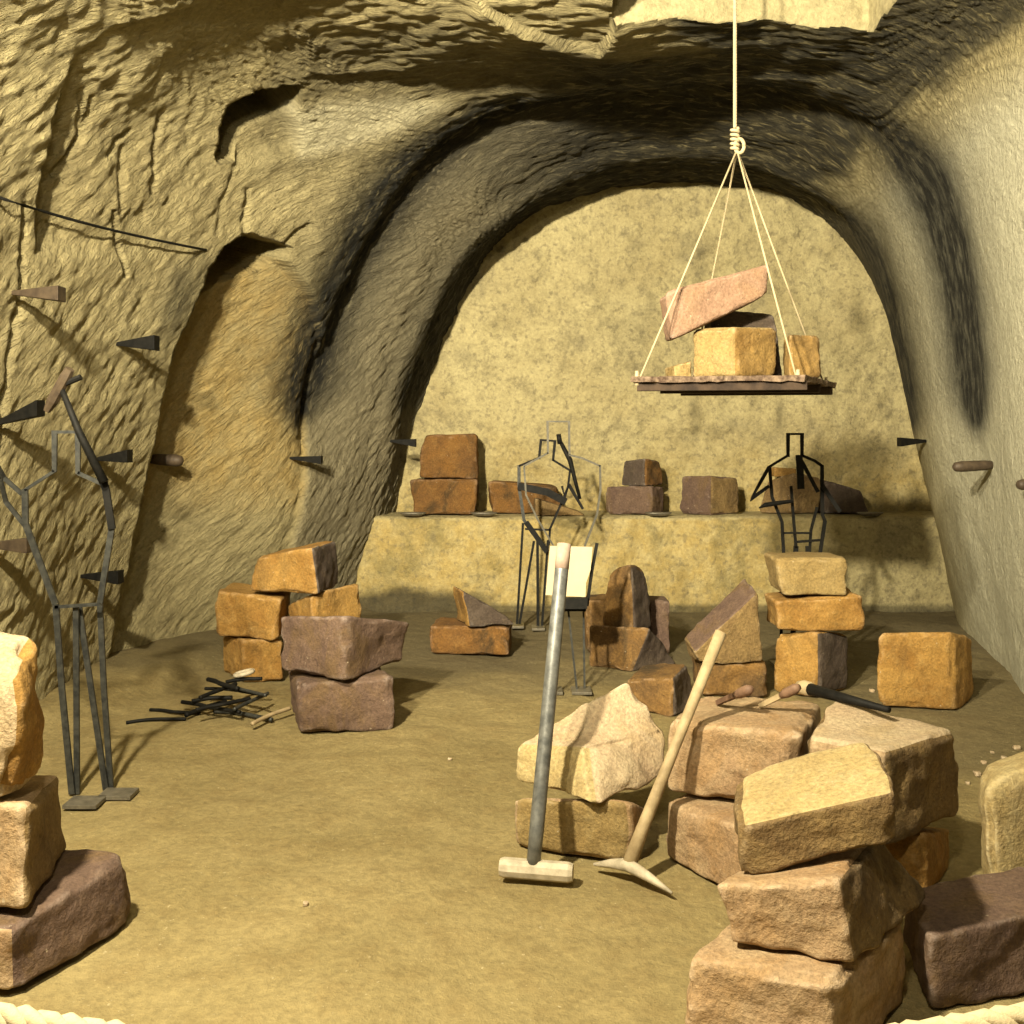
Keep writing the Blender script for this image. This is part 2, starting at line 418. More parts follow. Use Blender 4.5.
# the blind arched niche cut in the left wall
NICHE = [(60,800),(112,660),(140,540),(157,450),(180,350),(205,285),(226,255),(246,243),(268,246),(292,268),(312,300),(325,345),(318,420),(300,520),(270,620),(240,800)]
nm = in_poly(NICHE, PX, PY, 1.5) * vis * (ff < .5)
fade_r = sstep(330, 215, PX + (PY - 300) * .18)
disp += .30 * nm * (.2 + .8 * fade_r) * sstep(720, 560, PY)
dk = in_poly([(196,318),(208,278),(226,250),(252,236),(290,250),(276,272),(242,286),(214,310)], PX, PY, 2.5) * vis * (ff < .5)
disp += 1.2 * dk
# rough hole near the vault spring
hole = in_poly([(220,160),(224,130),(234,108),(262,94),(298,88),(298,108),(284,122),(262,128),(248,136),(236,158)], PX, PY, 2.5) * vis * (ff < .5)
disp += 1.5 * hole
sh2 = in_poly([(240,130),(290,108),(300,150),(240,165)], PX, PY, 8.0) * vis * (ff < .5)
disp += .12 * sh2 * (1 - hole)
new = flat + nrm.reshape(-1, 3) * disp[:, None]
# a hoist shaft opens in the ceiling (its walls are built below)
SX0, SX1, SY0, SY1 = .64, 2.22, 4.75, 6.32
shaft = ((flat[:, 0] > SX0 - .02 + .03 * noise(flat * 5, 41)) & (flat[:, 0] < SX1 + .02) & (flat[:, 1] > SY0 - .02) & (flat[:, 1] < SY1 + .03 * noise(flat * 5, 42) - .10 * sstep(1.9, 2.2, flat[:, 0])) & (flat[:, 2] > 3.6)).reshape(NV, NU)
# keep the foot of the wall below the floor
attr = {}
nn = fbm(flat * 1.6, 61, 3); ns = noise(np.c_[fu * 2.2, fv * 6, np.zeros(len(fu))], 62)
z = flat[:, 2]
def band(v0, w, seed):
    e = fv - v0 - .08 * noise(np.c_[fu * 1.1, np.zeros((len(fu), 2))], seed)
    return np.exp(-(e / w)**2)
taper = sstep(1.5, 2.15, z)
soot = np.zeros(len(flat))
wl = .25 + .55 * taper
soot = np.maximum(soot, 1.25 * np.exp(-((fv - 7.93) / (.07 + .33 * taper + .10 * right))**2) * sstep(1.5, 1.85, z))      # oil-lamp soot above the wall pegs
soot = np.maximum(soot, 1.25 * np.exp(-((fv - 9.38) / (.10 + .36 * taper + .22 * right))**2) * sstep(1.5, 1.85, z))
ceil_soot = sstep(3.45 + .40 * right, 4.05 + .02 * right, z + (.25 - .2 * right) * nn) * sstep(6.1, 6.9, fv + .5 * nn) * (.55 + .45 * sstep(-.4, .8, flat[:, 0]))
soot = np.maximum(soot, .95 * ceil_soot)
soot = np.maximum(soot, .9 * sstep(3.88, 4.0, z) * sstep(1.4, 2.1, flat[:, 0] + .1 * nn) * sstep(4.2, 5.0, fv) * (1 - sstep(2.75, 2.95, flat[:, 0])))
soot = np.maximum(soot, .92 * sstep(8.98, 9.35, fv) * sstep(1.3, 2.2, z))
soot = np.maximum(soot, sstep(3.7, 3.2, fv))              # unseen near gallery, blackened through this mask to cut bounced light
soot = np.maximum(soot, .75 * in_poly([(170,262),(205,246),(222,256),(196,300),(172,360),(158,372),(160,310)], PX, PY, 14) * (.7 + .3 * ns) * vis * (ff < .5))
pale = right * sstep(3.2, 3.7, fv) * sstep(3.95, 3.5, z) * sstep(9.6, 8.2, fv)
pale = np.maximum(pale, .5 * in_poly([(292,112),(330,104),(400,100),(450,103),(400,128),(350,148),(300,160)], PX, PY, 8) * vis * (ff < .5))
soot *= 1 - .95 * in_poly([(292,112),(330,104),(400,100),(450,103),(400,128),(350,148),(300,160)], PX, PY, 8) * (ff < .5)
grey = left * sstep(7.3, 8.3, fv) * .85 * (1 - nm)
ochre = nm * .8 * sstep(.9, 1.6, z + .3 * nn)
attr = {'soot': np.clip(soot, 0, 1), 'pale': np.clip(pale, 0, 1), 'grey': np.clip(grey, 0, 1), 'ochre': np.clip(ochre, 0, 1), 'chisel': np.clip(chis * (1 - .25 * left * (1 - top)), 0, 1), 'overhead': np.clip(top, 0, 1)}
G3 = new.reshape(NV, NU, 3)
N3 = grid_normals(G3); N3 *= -1 if np.median((N3 * out).sum(axis=2)) > 0 else 1
# inside-facing normals come from the faces themselves; use vertex normals of the whole grid so the seams do not show
def cave_part(name, c0, c1):
    n = c1 - c0 + 1
    v = G3[:, c0:c1 + 1].reshape(-1, 3)
    a = np.arange(NV * n).reshape(NV, n)
    q = np.stack([a[:-1, :-1], a[1:, :-1], a[1:, 1:], a[:-1, 1:]], axis=-1).reshape(-1, 4)
    hv = shaft[:, c0:c1 + 1].ravel()
    q = q[~hv[q].any(axis=1)]
    me = bpy.data.meshes.new(name)
    me.vertices.add(len(v)); me.vertices.foreach_set('co', v.ravel())
    me.loops.add(q.size); me.loops.foreach_set('vertex_index', q.ravel().astype(np.int32))
    me.polygons.add(len(q)); me.polygons.foreach_set('loop_start', np.arange(0, q.size, 4, dtype=np.int32))
    me.update(calc_edges=True); me.validate()
    uvl = me.uv_layers.new(name='UVMap')
    uvs = np.stack([arc[:, c0:c1 + 1], VV[:, c0:c1 + 1]], axis=-1).reshape(-1, 2)
    uvl.data.foreach_set('uv', uvs[q.ravel()].ravel())
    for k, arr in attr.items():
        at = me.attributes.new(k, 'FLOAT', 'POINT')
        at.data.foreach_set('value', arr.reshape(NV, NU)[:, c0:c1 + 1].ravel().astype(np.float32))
    me.polygons.foreach_set('use_smooth', [True] * len(me.polygons))
    me.materials.append(M['rock'])
    o = link(bpy.data.objects.new(name, me)); o['kind'] = 'structure'
    return o
cL, cR = int(NU * .335), int(NU * .665)
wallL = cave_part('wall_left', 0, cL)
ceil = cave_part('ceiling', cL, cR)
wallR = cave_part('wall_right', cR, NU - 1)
# fit the seam normals
for o, c0, c1 in ((wallL, 0, cL), (ceil, cL, cR), (wallR, cR, NU - 1)):
    me = o.data
    pn = me.polygons[len(me.polygons) // 2]
    sub = N3[:, c0:c1 + 1].reshape(-1, 3)
    vn = sub[pn.vertices[0]]
    if Vector(vn).dot(pn.normal) < 0: sub = -sub
    me.normals_split_custom_set_from_vertices([tuple(x) for x in sub])

def bvh_of(*objs):
    vs, ps = [], []
    for o in objs:
        b = len(vs); mw = o.matrix_world if o.parent is None else o.parent.matrix_world @ o.matrix_local
        vs += [mw @ v.co for v in o.data.vertices]; ps += [tuple(b + i for i in p.vertices) for p in o.data.polygons]
    return BVHTree.FromPolygons(vs, ps)
cave_bvh = bvh_of(wallL, ceil, wallR)
def wall_hit(px, py):
    d = (P(px, py, 1.0) - Vector((0, 0, EYE))).normalized()
    o = Vector((0, 0, EYE)) + d * 2.0
    r = cave_bvh.ray_cast(o, d, 12)
    return r[0] if r[0] is not None else P(px, py, 7)

# walls of the hoist shaft
def shaft_walls():
    lo = []
    ring_ = [(SX0, SY0), (SX1, SY0), (SX1, SY1), (SX0, SY1)]
    per = []
    for k in range(4):
        a, b = np.array(ring_[k]), np.array(ring_[(k + 1) % 4])
        for t in np.linspace(0, 1, 50)[:-1]: per.append(a + (b - a) * t)
    per = np.array(per); n = len(per); c = per.mean(axis=0)
    v = []
    zs = np.r_[0, .02, np.linspace(.05, 1.5, 40)]
    for x, y in per:
        ox, oy = c + (np.array([x, y]) - c) * 1.07
        r = cave_bvh.ray_cast(Vector((ox, oy, 2.5)), Vector((0, 0, 1)), 4)
        lo.append(r[0].z if r[0] is not None else 4.35)
    for h_ in zs:
        for (x, y), l in zip(per, lo):
            e = 1.035 if h_ > .01 else 1.06
            v.append((c[0] + (x - c[0]) * e, c[1] + (y - c[1]) * e, l + h_ + (.012 if h_ == 0 else 0)))
    v = np.array(v)
    d = .035 * fbm(v * 2.5, 301, 3) + .012 * fbm(v * 11, 302, 2)
    w = np.repeat(sstep(0, .06, zs), n) * .8 + .2
    v[:, 0] += np.sign(v[:, 0] - c[0]) * d * w * (np.abs(v[:, 0] - c[0]) > (SX1 - SX0) * .49)
    v[:, 1] += np.sign(v[:, 1] - c[1]) * d * w * (np.abs(v[:, 1] - c[1]) > (SY1 - SY0) * .49)
    f = []
    m = len(zs)
    for j in range(m - 1):
        for k in range(n): f.append((j * n + k, (j + 1) * n + k, (j + 1) * n + (k + 1) % n, j * n + (k + 1) % n))
    f.append(tuple((m - 1) * n + k for k in range(n)))
    o = mesh_obj('ceiling_shaft', v, f, M['rock']); o['kind'] = 'structure'
    at = o.data.attributes.new('pale', 'FLOAT', 'POINT'); at.data.foreach_set('value', np.full(len(v), .08, np.float32))
    return o
shaft_walls()

# back wall: a rough sheet a little behind the last ring, bent out to meet it
nx, nz = 230, 190
xs = np.linspace(-2.0, 5.2, nx); zs = np.linspace(-.1, 5.0, nz)
X, Z = np.meshgrid(xs, zs); pts = np.c_[X.ravel(), np.full(X.size, 10.12), Z.ravel()]
pts[:, 1] += .05 * fbm(pts * 1.3, 71, 3) + .022 * fbm(pts * 5, 72, 3) + .010 * fbm(pts * 17, 73, 2)
ti = np.arange(nx * nz).reshape(nz, nx)
q = np.stack([ti[:-1, :-1], ti[:-1, 1:], ti[1:, 1:], ti[1:, :-1]], axis=-1).reshape(-1, 4)
wb = mesh_obj('wall_back', pts, q, M['backrock']); wb['kind'] = 'structure'
at = wb.data.attributes.new('ochre', 'FLOAT', 'POINT')
at.data.foreach_set('value', np.clip(.7 * sstep(1.75, .9, pts[:, 2] + .25 * fbm(pts * 2, 74, 2)), 0, 1).astype(np.float32))
drip = np.zeros(len(pts))
for dpx, dpy, w, l in ((694, 412, 5, 26), (780, 418, 4, 22), (640, 330, 30, 30), (700, 250, 18, 25)):
    c = P(dpx, dpy, 10.1)
    drip = np.maximum(drip, .75 * np.exp(-((pts[:, 0] - c.x) / (w * .0101))**2 - ((pts[:, 2] - c.z) / (l * .0101))**2) * (.6 + .4 * noise(pts * 9, 75)) * (1 if w < 10 else .5))
at = wb.data.attributes.new('damp', 'FLOAT', 'POINT'); at.data.foreach_set('value', np.clip(drip, 0, 1).astype(np.float32))
# rear wall behind the visitor
o = MB().add([(-5, -2.55, -.1), (5, -2.55, -.1), (5, -2.55, 6), (-5, -2.55, 6)], [(0, 1, 2, 3)]).build('wall_rear', M['darkrock']); o['kind'] = 'structure'
# shaft lid so the hoist shaft is a closed chamber is part of the ceiling mesh already

# floor
ys = np.r_[np.linspace(-2.6, 2.4, 30)[:-1], np.linspace(2.4, 10.4, 240)]; xs = np.linspace(-4.4, 5.2, 270)
X, Yg = np.meshgrid(xs, ys); pts = np.c_[X.ravel(), Yg.ravel(), np.zeros(X.size)]
fl = .012 * fbm(pts * 1.6, 81, 3) + .006 * fbm(pts * 9, 82, 2) - .012
lw = -2.86 + np.maximum(0, pts[:, 1] - 5.7) * .33
fl += .10 * sstep(.40, .0, pts[:, 0] - lw) * sstep(5.2, 6.4, pts[:, 1])
pts[:, 2] = fl
a = np.arange(X.size).reshape(X.shape)
q = np.stack([a[:-1, :-1], a[:-1, 1:], a[1:, 1:], a[1:, :-1]], axis=-1).reshape(-1, 4)
floor = mesh_obj('floor', pts, q, M['floor']); floor['kind'] = 'structure'
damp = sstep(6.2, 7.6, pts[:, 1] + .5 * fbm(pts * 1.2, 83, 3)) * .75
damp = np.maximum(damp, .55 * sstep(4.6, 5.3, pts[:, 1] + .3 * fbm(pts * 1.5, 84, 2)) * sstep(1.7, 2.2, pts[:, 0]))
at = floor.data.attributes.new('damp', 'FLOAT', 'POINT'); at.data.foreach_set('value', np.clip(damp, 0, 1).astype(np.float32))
floor_bvh = bvh_of(floor)

# ------------------------------------------------------------------ rough block generator
def cube_grid(n):
    idx = {}; vs = []; fs = []
    def vid(i, j, k):
        key = (i, j, k)
        if key not in idx:
            idx[key] = len(vs); vs.append((2 * i / n - 1, 2 * j / n - 1, 2 * k / n - 1))
        return idx[key]
    tags = []
    for a in range(n):
        for b in range(n):
            for side in (0, n):
                f = [(a, b, side), (a + 1, b, side), (a + 1, b + 1, side), (a, b + 1, side)]
                fs.append([vid(*p) for p in (f if side else f[::-1])]); tags.append('top' if side else 'bottom')
                f = [(a, side, b), (a, side, b + 1), (a + 1, side, b + 1), (a + 1, side, b)]
                fs.append([vid(*p) for p in (f if side else f[::-1])]); tags.append('y1' if side else 'y0')
                f = [(side, a, b), (side, a + 1, b), (side, a + 1, b + 1), (side, a, b + 1)]
                fs.append([vid(*p) for p in (f if side else f[::-1])]); tags.append('x1' if side else 'x0')
    return np.array(vs), fs, tags
CG = {}
SEED = [100]
def hexa(name, c8, mat, label, cat, group, k=18, amp=.6, n=26, mats=None, parent=None, edge=1.0, arch=0.0):
    """c8: bottom B,C,D,A then top B,C,D,A (world).  y0 face is B-C, x0 face is B-A, x1 face C-D"""
    if n not in CG: CG[n] = cube_grid(n)
    vs, fs, tags = CG[n]
    c = np.array([tuple(v) for v in c8])
    seed = SEED[0]; SEED[0] += 13
    p = vs.copy()
    r = (np.abs(p)**k).sum(axis=1)**(1.0 / k)
    p = p / r[:, None] * (1 + .12 / k)
    # trilinear
    x, y, zz = (p[:, 0:1] + 1) / 2, (p[:, 1:2] + 1) / 2, (p[:, 2:3] + 1) / 2
    bot = c[0] * (1 - x) * (1 - y) + c[1] * x * (1 - y) + c[2] * x * y + c[3] * (1 - x) * y
    tp = c[4] * (1 - x) * (1 - y) + c[5] * x * (1 - y) + c[6] * x * y + c[7] * (1 - x) * y
    w = bot * (1 - zz) + tp * zz
    if arch: w[:, 2] -= arch * (zz[:, 0]**2) * np.abs((y - x)[:, 0])**3
    cen = c.mean(axis=0); size = np.linalg.norm(c - cen, axis=1).mean()
    dirn = w - cen; dirn /= np.linalg.norm(dirn, axis=1, keepdims=True) + 1e-9
    q = w - cen
    d = size * amp * (.075 * fbm(q / size * 1.7 + seed, seed, 3) + .022 * fbm(q / size * 6 + seed, seed + 5, 3))
    e = np.sort(np.abs(vs), axis=1)[:, 1]                 # closeness to an edge
    d -= size * amp * edge * .075 * sstep(.82, 1, e) * sstep(-.1, .5, noise(q / size * 3.3 + seed, seed + 9))
    d *= 1 - .6 * sstep(.9, 1, np.abs(vs[:, 2])) * sstep(.98, .8, np.maximum(np.abs(vs[:, 0]), np.abs(vs[:, 1])))
    w = w + dirn * d[:, None]
    org = np.array([cen[0], cen[1], w[:, 2].min()])
    me = bpy.data.meshes.new(name)
    me.from_pydata([tuple(v) for v in (w - org)], [], fs); me.update()
    me.polygons.foreach_set('use_smooth', [True] * len(me.polygons))
    me.materials.append(mat)
    if mats:
        for fk, mm in mats.items():
            me.materials.append(mm); mi = len(me.materials) - 1
            me.polygons.foreach_set('material_index', [mi if t == fk else p_.material_index for t, p_ in zip(tags, me.polygons)])
    bm = bmesh.new(); bm.from_mesh(me); bmesh.ops.recalc_face_normals(bm, faces=bm.faces); bm.to_mesh(me); bm.free()
    o = bpy.data.objects.new(name, me); o.location = org
    link(o, parent); tag(o, label, cat, group)
    return o
def settle(o, supports, sink=.004):
    """drop (or lift) o straight down until it just touches its supports ('floor' or objects)"""
    bpy.context.view_layer.update()
    ov = [o.matrix_world @ v.co for v in o.data.vertices]
    trees = []
    gap = 1e9
    ob = BVHTree.FromPolygons([v + Vector((0, 0, 3)) for v in ov], [tuple(p.vertices) for p in o.data.polygons])
    for s in supports:
        tree = floor_bvh if s == 'floor' else bvh_of(s)
        for v in ov:
            r = tree.ray_cast(v + Vector((0, 0, 3)), Vector((0, 0, -1)), 9)
            if r[0] is not None: gap = min(gap, r[3])
        if s != 'floor':
            for v in s.data.vertices:
                wv = s.matrix_world @ v.co
                r = ob.ray_cast(wv, Vector((0, 0, 1)), 9)
                if r[0] is not None: gap = min(gap, r[3])
    if gap < 1e8:
        o.location.z += 3 - gap - 3 - sink + 0.0 if False else -(gap - 3) - sink
    bpy.context.view_layer.update()
def stone(label, A, B, C, zb, mat, group, Dt=None, on=('floor',), lift=.0015, name='sandstone_block', cat='stone block', **kw):
    """A,B,C: footprint corners (px, d, py_top[, px_top[, py_bottom]]); A may be ('off', dx, dy[, dz_top]) from B"""
    def corner(c):
        px, d, pyt = c[:3]; pxt = c[3] if len(c) > 3 and c[3] is not None else px
        zz = EYE - (c[4] - HOR) * d / F if len(c) > 4 and c[4] else zb
        b = Vector(((px - 512) * d / F, d, zz)); t = P(pxt, pyt, c[5] if len(c) > 5 and c[5] else d)
        return b, t
    Bb, Bt = corner(B); Cb, Ct = corner(C)
    if A[0] == 'off':
        o_ = Vector((A[1], A[2], 0)); Ab = Bb + o_; At = Bt + o_ + Vector((0, 0, A[3] if len(A) > 3 else 0))
    else:
        Ab, At = corner(A)
    Db = Ab + Cb - Bb
    Dtv = P(Dt[0], Dt[2], Dt[1]) if Dt else At + Ct - Bt
    o = hexa(name, [Bb, Cb, Db, Ab, Bt, Ct, Dtv, At], M[mat], label, cat, group, **kw)
    if on: settle(o, on, -lift if on != ('floor',) else .004)
    return o

# ------------------------------------------------------------------ the ledge along the back wall
LZ = .88
lx0, lx1 = P(358, 0, 9.43).x, P(962, 0, 9.43).x
def ledge():
    n1, n2, n3 = 150, 26, 24
    rows = []
    xs = np.linspace(lx0 - .25, lx1 + .25, n1)
    prof = [(9.43, -.05 + (LZ + .05) * t) for t in np.linspace(0, 1, n3)] + [(9.43 + .85 * t, LZ) for t in np.linspace(0, 1, n2)[1:]]
    v = []
    for (y, z_) in prof:
        for x in xs: v.append((x, y, z_))
    v = np.array(v)
    near = np.exp(-(((v[:, 1] - 9.43) / .05)**2 + ((v[:, 2] - LZ) / .05)**2))
    dd = .022 * fbm(v * 2.2, 91, 3) + .010 * fbm(v * 9, 92, 2)
    v[:, 1] += np.where(v[:, 2] < LZ - .01, dd, 0) + .025 * near * (1 + noise(v * 6, 93))
    for jx_ in (P(504, 0, 9.43).x, P(668, 0, 9.43).x, P(828, 0, 9.43).x):
        v[:, 1] += .02 * np.exp(-((v[:, 0] - jx_ - .02 * noise(v * 4, 98)) / .02)**2) * (v[:, 2] < LZ - .05)
    v[:, 2] += np.where(v[:, 1] > 9.45, .3 * dd, 0) - .02 * near * (1 + noise(v * 5, 94))
    k = len(prof); a = np.arange(k * n1).reshape(k, n1)
    q = np.stack([a[:-1, :-1], a[:-1, 1:], a[1:, 1:], a[1:, :-1]], axis=-1).reshape(-1, 4)
    o = mesh_obj('wall_ledge', v, q, M['backrock']); o['kind'] = 'structure'
    at = o.data.attributes.new('ochre', 'FLOAT', 'POINT')
    at.data.foreach_set('value', np.clip(np.where(v[:, 2] < LZ - .02, .75, .1) * sstep(3.2, 2.2, v[:, 0]), 0, 1).astype(np.float32))
    # a damp tide mark along the foot of the wall
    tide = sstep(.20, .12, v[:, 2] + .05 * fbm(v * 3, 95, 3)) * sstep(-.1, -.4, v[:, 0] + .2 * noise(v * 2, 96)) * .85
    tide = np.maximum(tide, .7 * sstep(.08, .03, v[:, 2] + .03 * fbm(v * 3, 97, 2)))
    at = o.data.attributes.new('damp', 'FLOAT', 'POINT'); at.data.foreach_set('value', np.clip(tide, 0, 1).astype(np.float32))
    return o
ledge_o = ledge()

exec_order = []
#@@STONES
gA = 'stacked blocks at the left edge'
A1 = stone('long reddish-brown slab on the floor at the left edge, bottom of its stack', ('off', -.5, .12), (14, 2.99, 930, 12), (133, 3.46, 853, 126), 0, 'mauve', gA, mats={'x0': M['pink']})
A2 = stone('pink-faced block in the middle of the left edge stack', ('off', -.5, .12), (24, 3.04, 812, 31), (66, 3.5, 780, 59), .22, 'pink', gA, on=(A1,), mats={'y0': M['brown']})
A3 = stone('tall pale cream rock on top of the left edge stack', ('off', -.5, .1, .05), (14, 3.02, 690, 22), (50, 3.3, 645, 30), .52, 'cream', gA, on=(A2,), mats={'y0': M['orange']}, k=7, amp=.9)
gB = 'blocks piled by the left wall'
B5 = stone('small mauve block on the floor supporting the big mauve block', ('off', -.16, .42), (303, 5.61, 684, 299), (394, 5.66, 675, 393), 0, 'mauve', gB)
B4 = stone('big mauve block with a chipped front corner, left of centre', (280, 5.8, 620, 281), (345, 5.55, 619), (406, 6.02, 625, 413), .29, 'mauve', gB, on=(B5,), k=24)
B6 = stone('small orange block on the floor at the left foot of the pile', (222, 7.05, 634), (243, 6.72, 639), (284, 6.8, 640), 0, 'orange', gB)
B7 = stone('orange block on the floor mostly hidden behind the mauve blocks', ('off', 0, .4), (289, 6.7, 634), (350, 6.7, 634), 0, 'orange', gB)
B2 = stone('flat yellow-orange block at the left of the pile, on the small orange block', ('off', -.02, .42), (217, 6.82, 590, 215), (276, 6.72, 598, 282), .29, 'orange', gB, on=(B6,))
B3 = stone('orange block behind the top edge of the big mauve block', (290, 6.95, 611, 286), (313, 6.65, 599), (361, 6.95, 587), .29, 'orange', gB, on=(B7,))
B1 = stone('orange block with a grey end on top of the pile by the left wall', (249, 6.75, 566, 256), (319, 6.6, 557, 312), (339, 7.0, 549, 335), .55, 'orange', gB, on=(B2, B3), mats={'y0': M['grey']})
gC = 'pair of stones before the ledge'
C1 = stone('long low orange block on the floor in front of the ledge', ('off', .03, .35), (431, 7.59, 625, 430), (509, 7.55, 627), 0, 'orange_dark', gC)
C2 = stone('grey wedge-shaped stone lying on the low orange block', (456, 7.8, 588, 453), (469, 7.5, 594, 463), (515, 7.6, 618, 505), .2, 'grey', gC, on=(C1,), mats={'x0': M['orange']}, k=20)
gD = 'stones set out on the back ledge'
L_ = (ledge_o,)
D1 = stone('dark orange block on the left end of the ledge, under another', ('off', 0, .36), (414, 9.6, 481, 411), (474, 9.6, 480, 478), LZ, 'orange_dark', gD, on=L_)
D2 = stone('orange block stacked on top at the left end of the ledge', ('off', 0, .36), (419, 9.62, 437, 424), (478, 9.62, 436, 476), 1.22, 'orange_dark', gD, on=(D1,))
D3 = stone('orange block on the ledge behind the arm of the metal figure', ('off', 0, .3), (492, 9.72, 482, 488), (562, 9.75, 487, 556), LZ, 'orange_dark', gD, on=L_)
D3b = stone('small tan pointed stone on the ledge before the orange block', ('off', 0, .16), (535, 9.5, 499), (585, 9.5, 512, 578), LZ, 'brown', gD, on=L_)
D4 = stone('purple-grey block on the ledge under a smaller stone', (606, 9.7, 487), (651, 9.55, 487), (664, 9.8, 488), LZ, 'mauve', gD, on=L_)
D5 = stone('small dark stone with orange side on top of the purple-grey block', (621, 9.75, 461, 623), (645, 9.58, 459), (664, 9.8, 461, 660), 1.16, 'grey', gD, on=(D4,), mats={'y0': M['orange_dark']})
D6 = stone('rounded brown-grey block alone near the middle of the ledge', (678, 9.7, 477, 682), (711, 9.52, 477), (740, 9.7, 479, 738), LZ, 'mauve', gD, on=L_, mats={'y0': M['brown']})
D7 = stone('broad brown block on the ledge behind the right metal figure', (757, 9.8, 482, 766), (793, 9.62, 474), (821, 9.8, 478), LZ, 'brown', gD, on=L_)
D7b = stone('small bright orange stone on top of the broad brown block', ('off', 0, .14), (775, 9.75, 462), (796, 9.75, 463), 1.3, 'orange', gD, on=(D7,))
D8 = stone('dark grey block on the right end of the ledge', ('off', 0, .3), (825, 9.7, 481), (869, 9.72, 492, 862), LZ, 'grey', gD, on=L_)
gE = 'blocks standing before the ledge on the right'
E2o = stone('stained low block on the floor carrying the round-topped stone', (588, 7.25, 622), (632, 7.08, 625, 650), (678, 7.32, 642, 664), 0, 'rust', gE, mats={'y0': M['grey']})
E2b = stone('rust-streaked block standing behind the stained low block', ('off', 0, .28), (587, 7.62, 599), (640, 7.62, 598), 0, 'rust', gE)
E1o = stone('round-topped rust-stained stone with a dark right side', (601, 7.4, 562, 606), (634, 7.2, 556, 631), (652, 7.42, 558, 647), .29, 'rust', gE, on=(E2o,), mats={'y0': M['grey']}, k=10, arch=.085)
E1b = stone('narrow dark upright stone beside the round-topped one', ('off', 0, .25), (650, 7.62, 599), (670, 7.62, 600), 0, 'mauve', gE)
E3o = stone('low brown block between the pale rock and the wedge stone', (626, 6.15, 678), (674, 5.95, 675), (698, 6.25, 660, 688), 0, 'rust', gE, mats={'y0': M['grey']})
E5o = stone('low dark block on the floor under the wedge stone', ('off', 0, .4), (703, 6.4, 662), (768, 6.4, 662), 0, 'rust', gE)
E4o = stone('pointed wedge-shaped stone with a slanting grey upper face', ('off', -.03, .22, .06), (700, 6.35, 654, 694), (763, 6.4, 592, 758), .21, 'brown', gE, on=(E5o,), mats={'top': M['mauve']}, k=24, amp=.5)
E8o = stone('rounded tan block at the bottom of the three-stone column', (772, 6.55, 631), (818, 6.35, 629), (850, 6.6, 632), 0, 'orange', gE, mats={'y0': M['grey']}, k=9)
E7o = stone('flat orange slab in the middle of the three-stone column', ('off', 0, .34), (779, 6.4, 598, 776), (866, 6.38, 591, 863), .43, 'orange', gE, on=(E8o,))
E6o = stone('light orange block on top of the three-stone column', ('off', 0, .32), (784, 6.38, 556, 776), (846, 6.38, 556, 848), .66, 'tan', gE, on=(E7o,), k=18)
E9o = stone('squarish orange block alone on the floor near the right wall', (876, 6.12, 633), (955, 6.05, 632), (973, 6.35, 637), 0, 'orange', gE)
gF = 'big blocks in the right foreground'
F2 = stone('yellow and pink block on the floor under the pale rock', (514, 4.08, 795), (630, 3.92, 797), (647, 4.2, 803), 0, 'pink', gF, mats={'x0': M['tan']}, k=9)
F1 = stone('large pale pink rock with a peaked top behind the sledgehammer', (517, 4.2, 738, 517), (597, 3.88, 740, 588, None, 4.08), (665, 4.2, 725, 669, None, 4.3), .26, 'cream', gF, on=(F2,), Dt=(628, 4.36, 670), mats={'x0': M['yellow']}, k=15, amp=.8)
F6 = stone('pink block on the floor behind the pickaxe, lower of two', (664, 4.0, 797), (744, 3.62, 826), (800, 3.95, 800), 0, 'pink', gF)
F3 = stone('large pink flat-topped block carrying the wooden chisels', (667, 4.05, 716), (797, 3.78, 727), (820, 4.25, 697), .26, 'pink', gF, on=(F6,), k=16, amp=.7)
F4b = stone('orange block on the floor under the big brown-sided block', ('off', -.3, .1), (925, 3.62, 832), (951, 3.9, 828), 0, 'orange', gF)
F4 = stone('big pale-topped block with a rough brown right side', (803, 3.74, 727), (886, 3.5, 738), (962, 3.8, 719), .28, 'brown', gF, on=(F4b,), Dt=(833, 4.1, 688), mats={'top': M['cream'], 'x0': M['pink']}, k=16, amp=.7)
F8 = stone('pink block at the bottom edge, base of the foreground stack', (683, 2.76, 955), (835, 2.6, 983), (906, 2.97, 918), 0, 'pink', gF, k=18, amp=.7)
F7 = stone('brownish pink block with a dark ribbed right side, middle of the foreground stack', (724, 2.8, 884, 720), (857, 2.67, 880, 842), (936, 3.09, 832, 880), .26, 'pink', gF, on=(F8,), Dt=(748, 3.15, 856), k=18, amp=.7, mats={'y0': M['brown']})
F5 = stone('tilted pale yellow block with a brown front on top of the foreground stack', (738, 3.15, 757, 735, 810), (742, 2.85, 806, 737, 858), (899, 2.8, 770, 897, 822), .5, 'brown', gF, on=(F7,), Dt=(868, 3.15, 716), mats={'top': M['yellow']}, k=14)  # brown sides under a yellow top: stone tone plus some painted-in shading
F9 = stone('mauve block lying at the bottom right corner', (906, 3.25, 890), (930, 2.91, 938, 930), (1060, 3.04, 908), 0, 'mauve', gF, k=24, amp=.6)
F10 = stone('pale rounded stone standing at the right edge', (981, 3.8, 766, 978), (992, 3.52, 786, 984), (1085, 3.55, 750), 0, 'yellow', gF, k=8)
#@@END

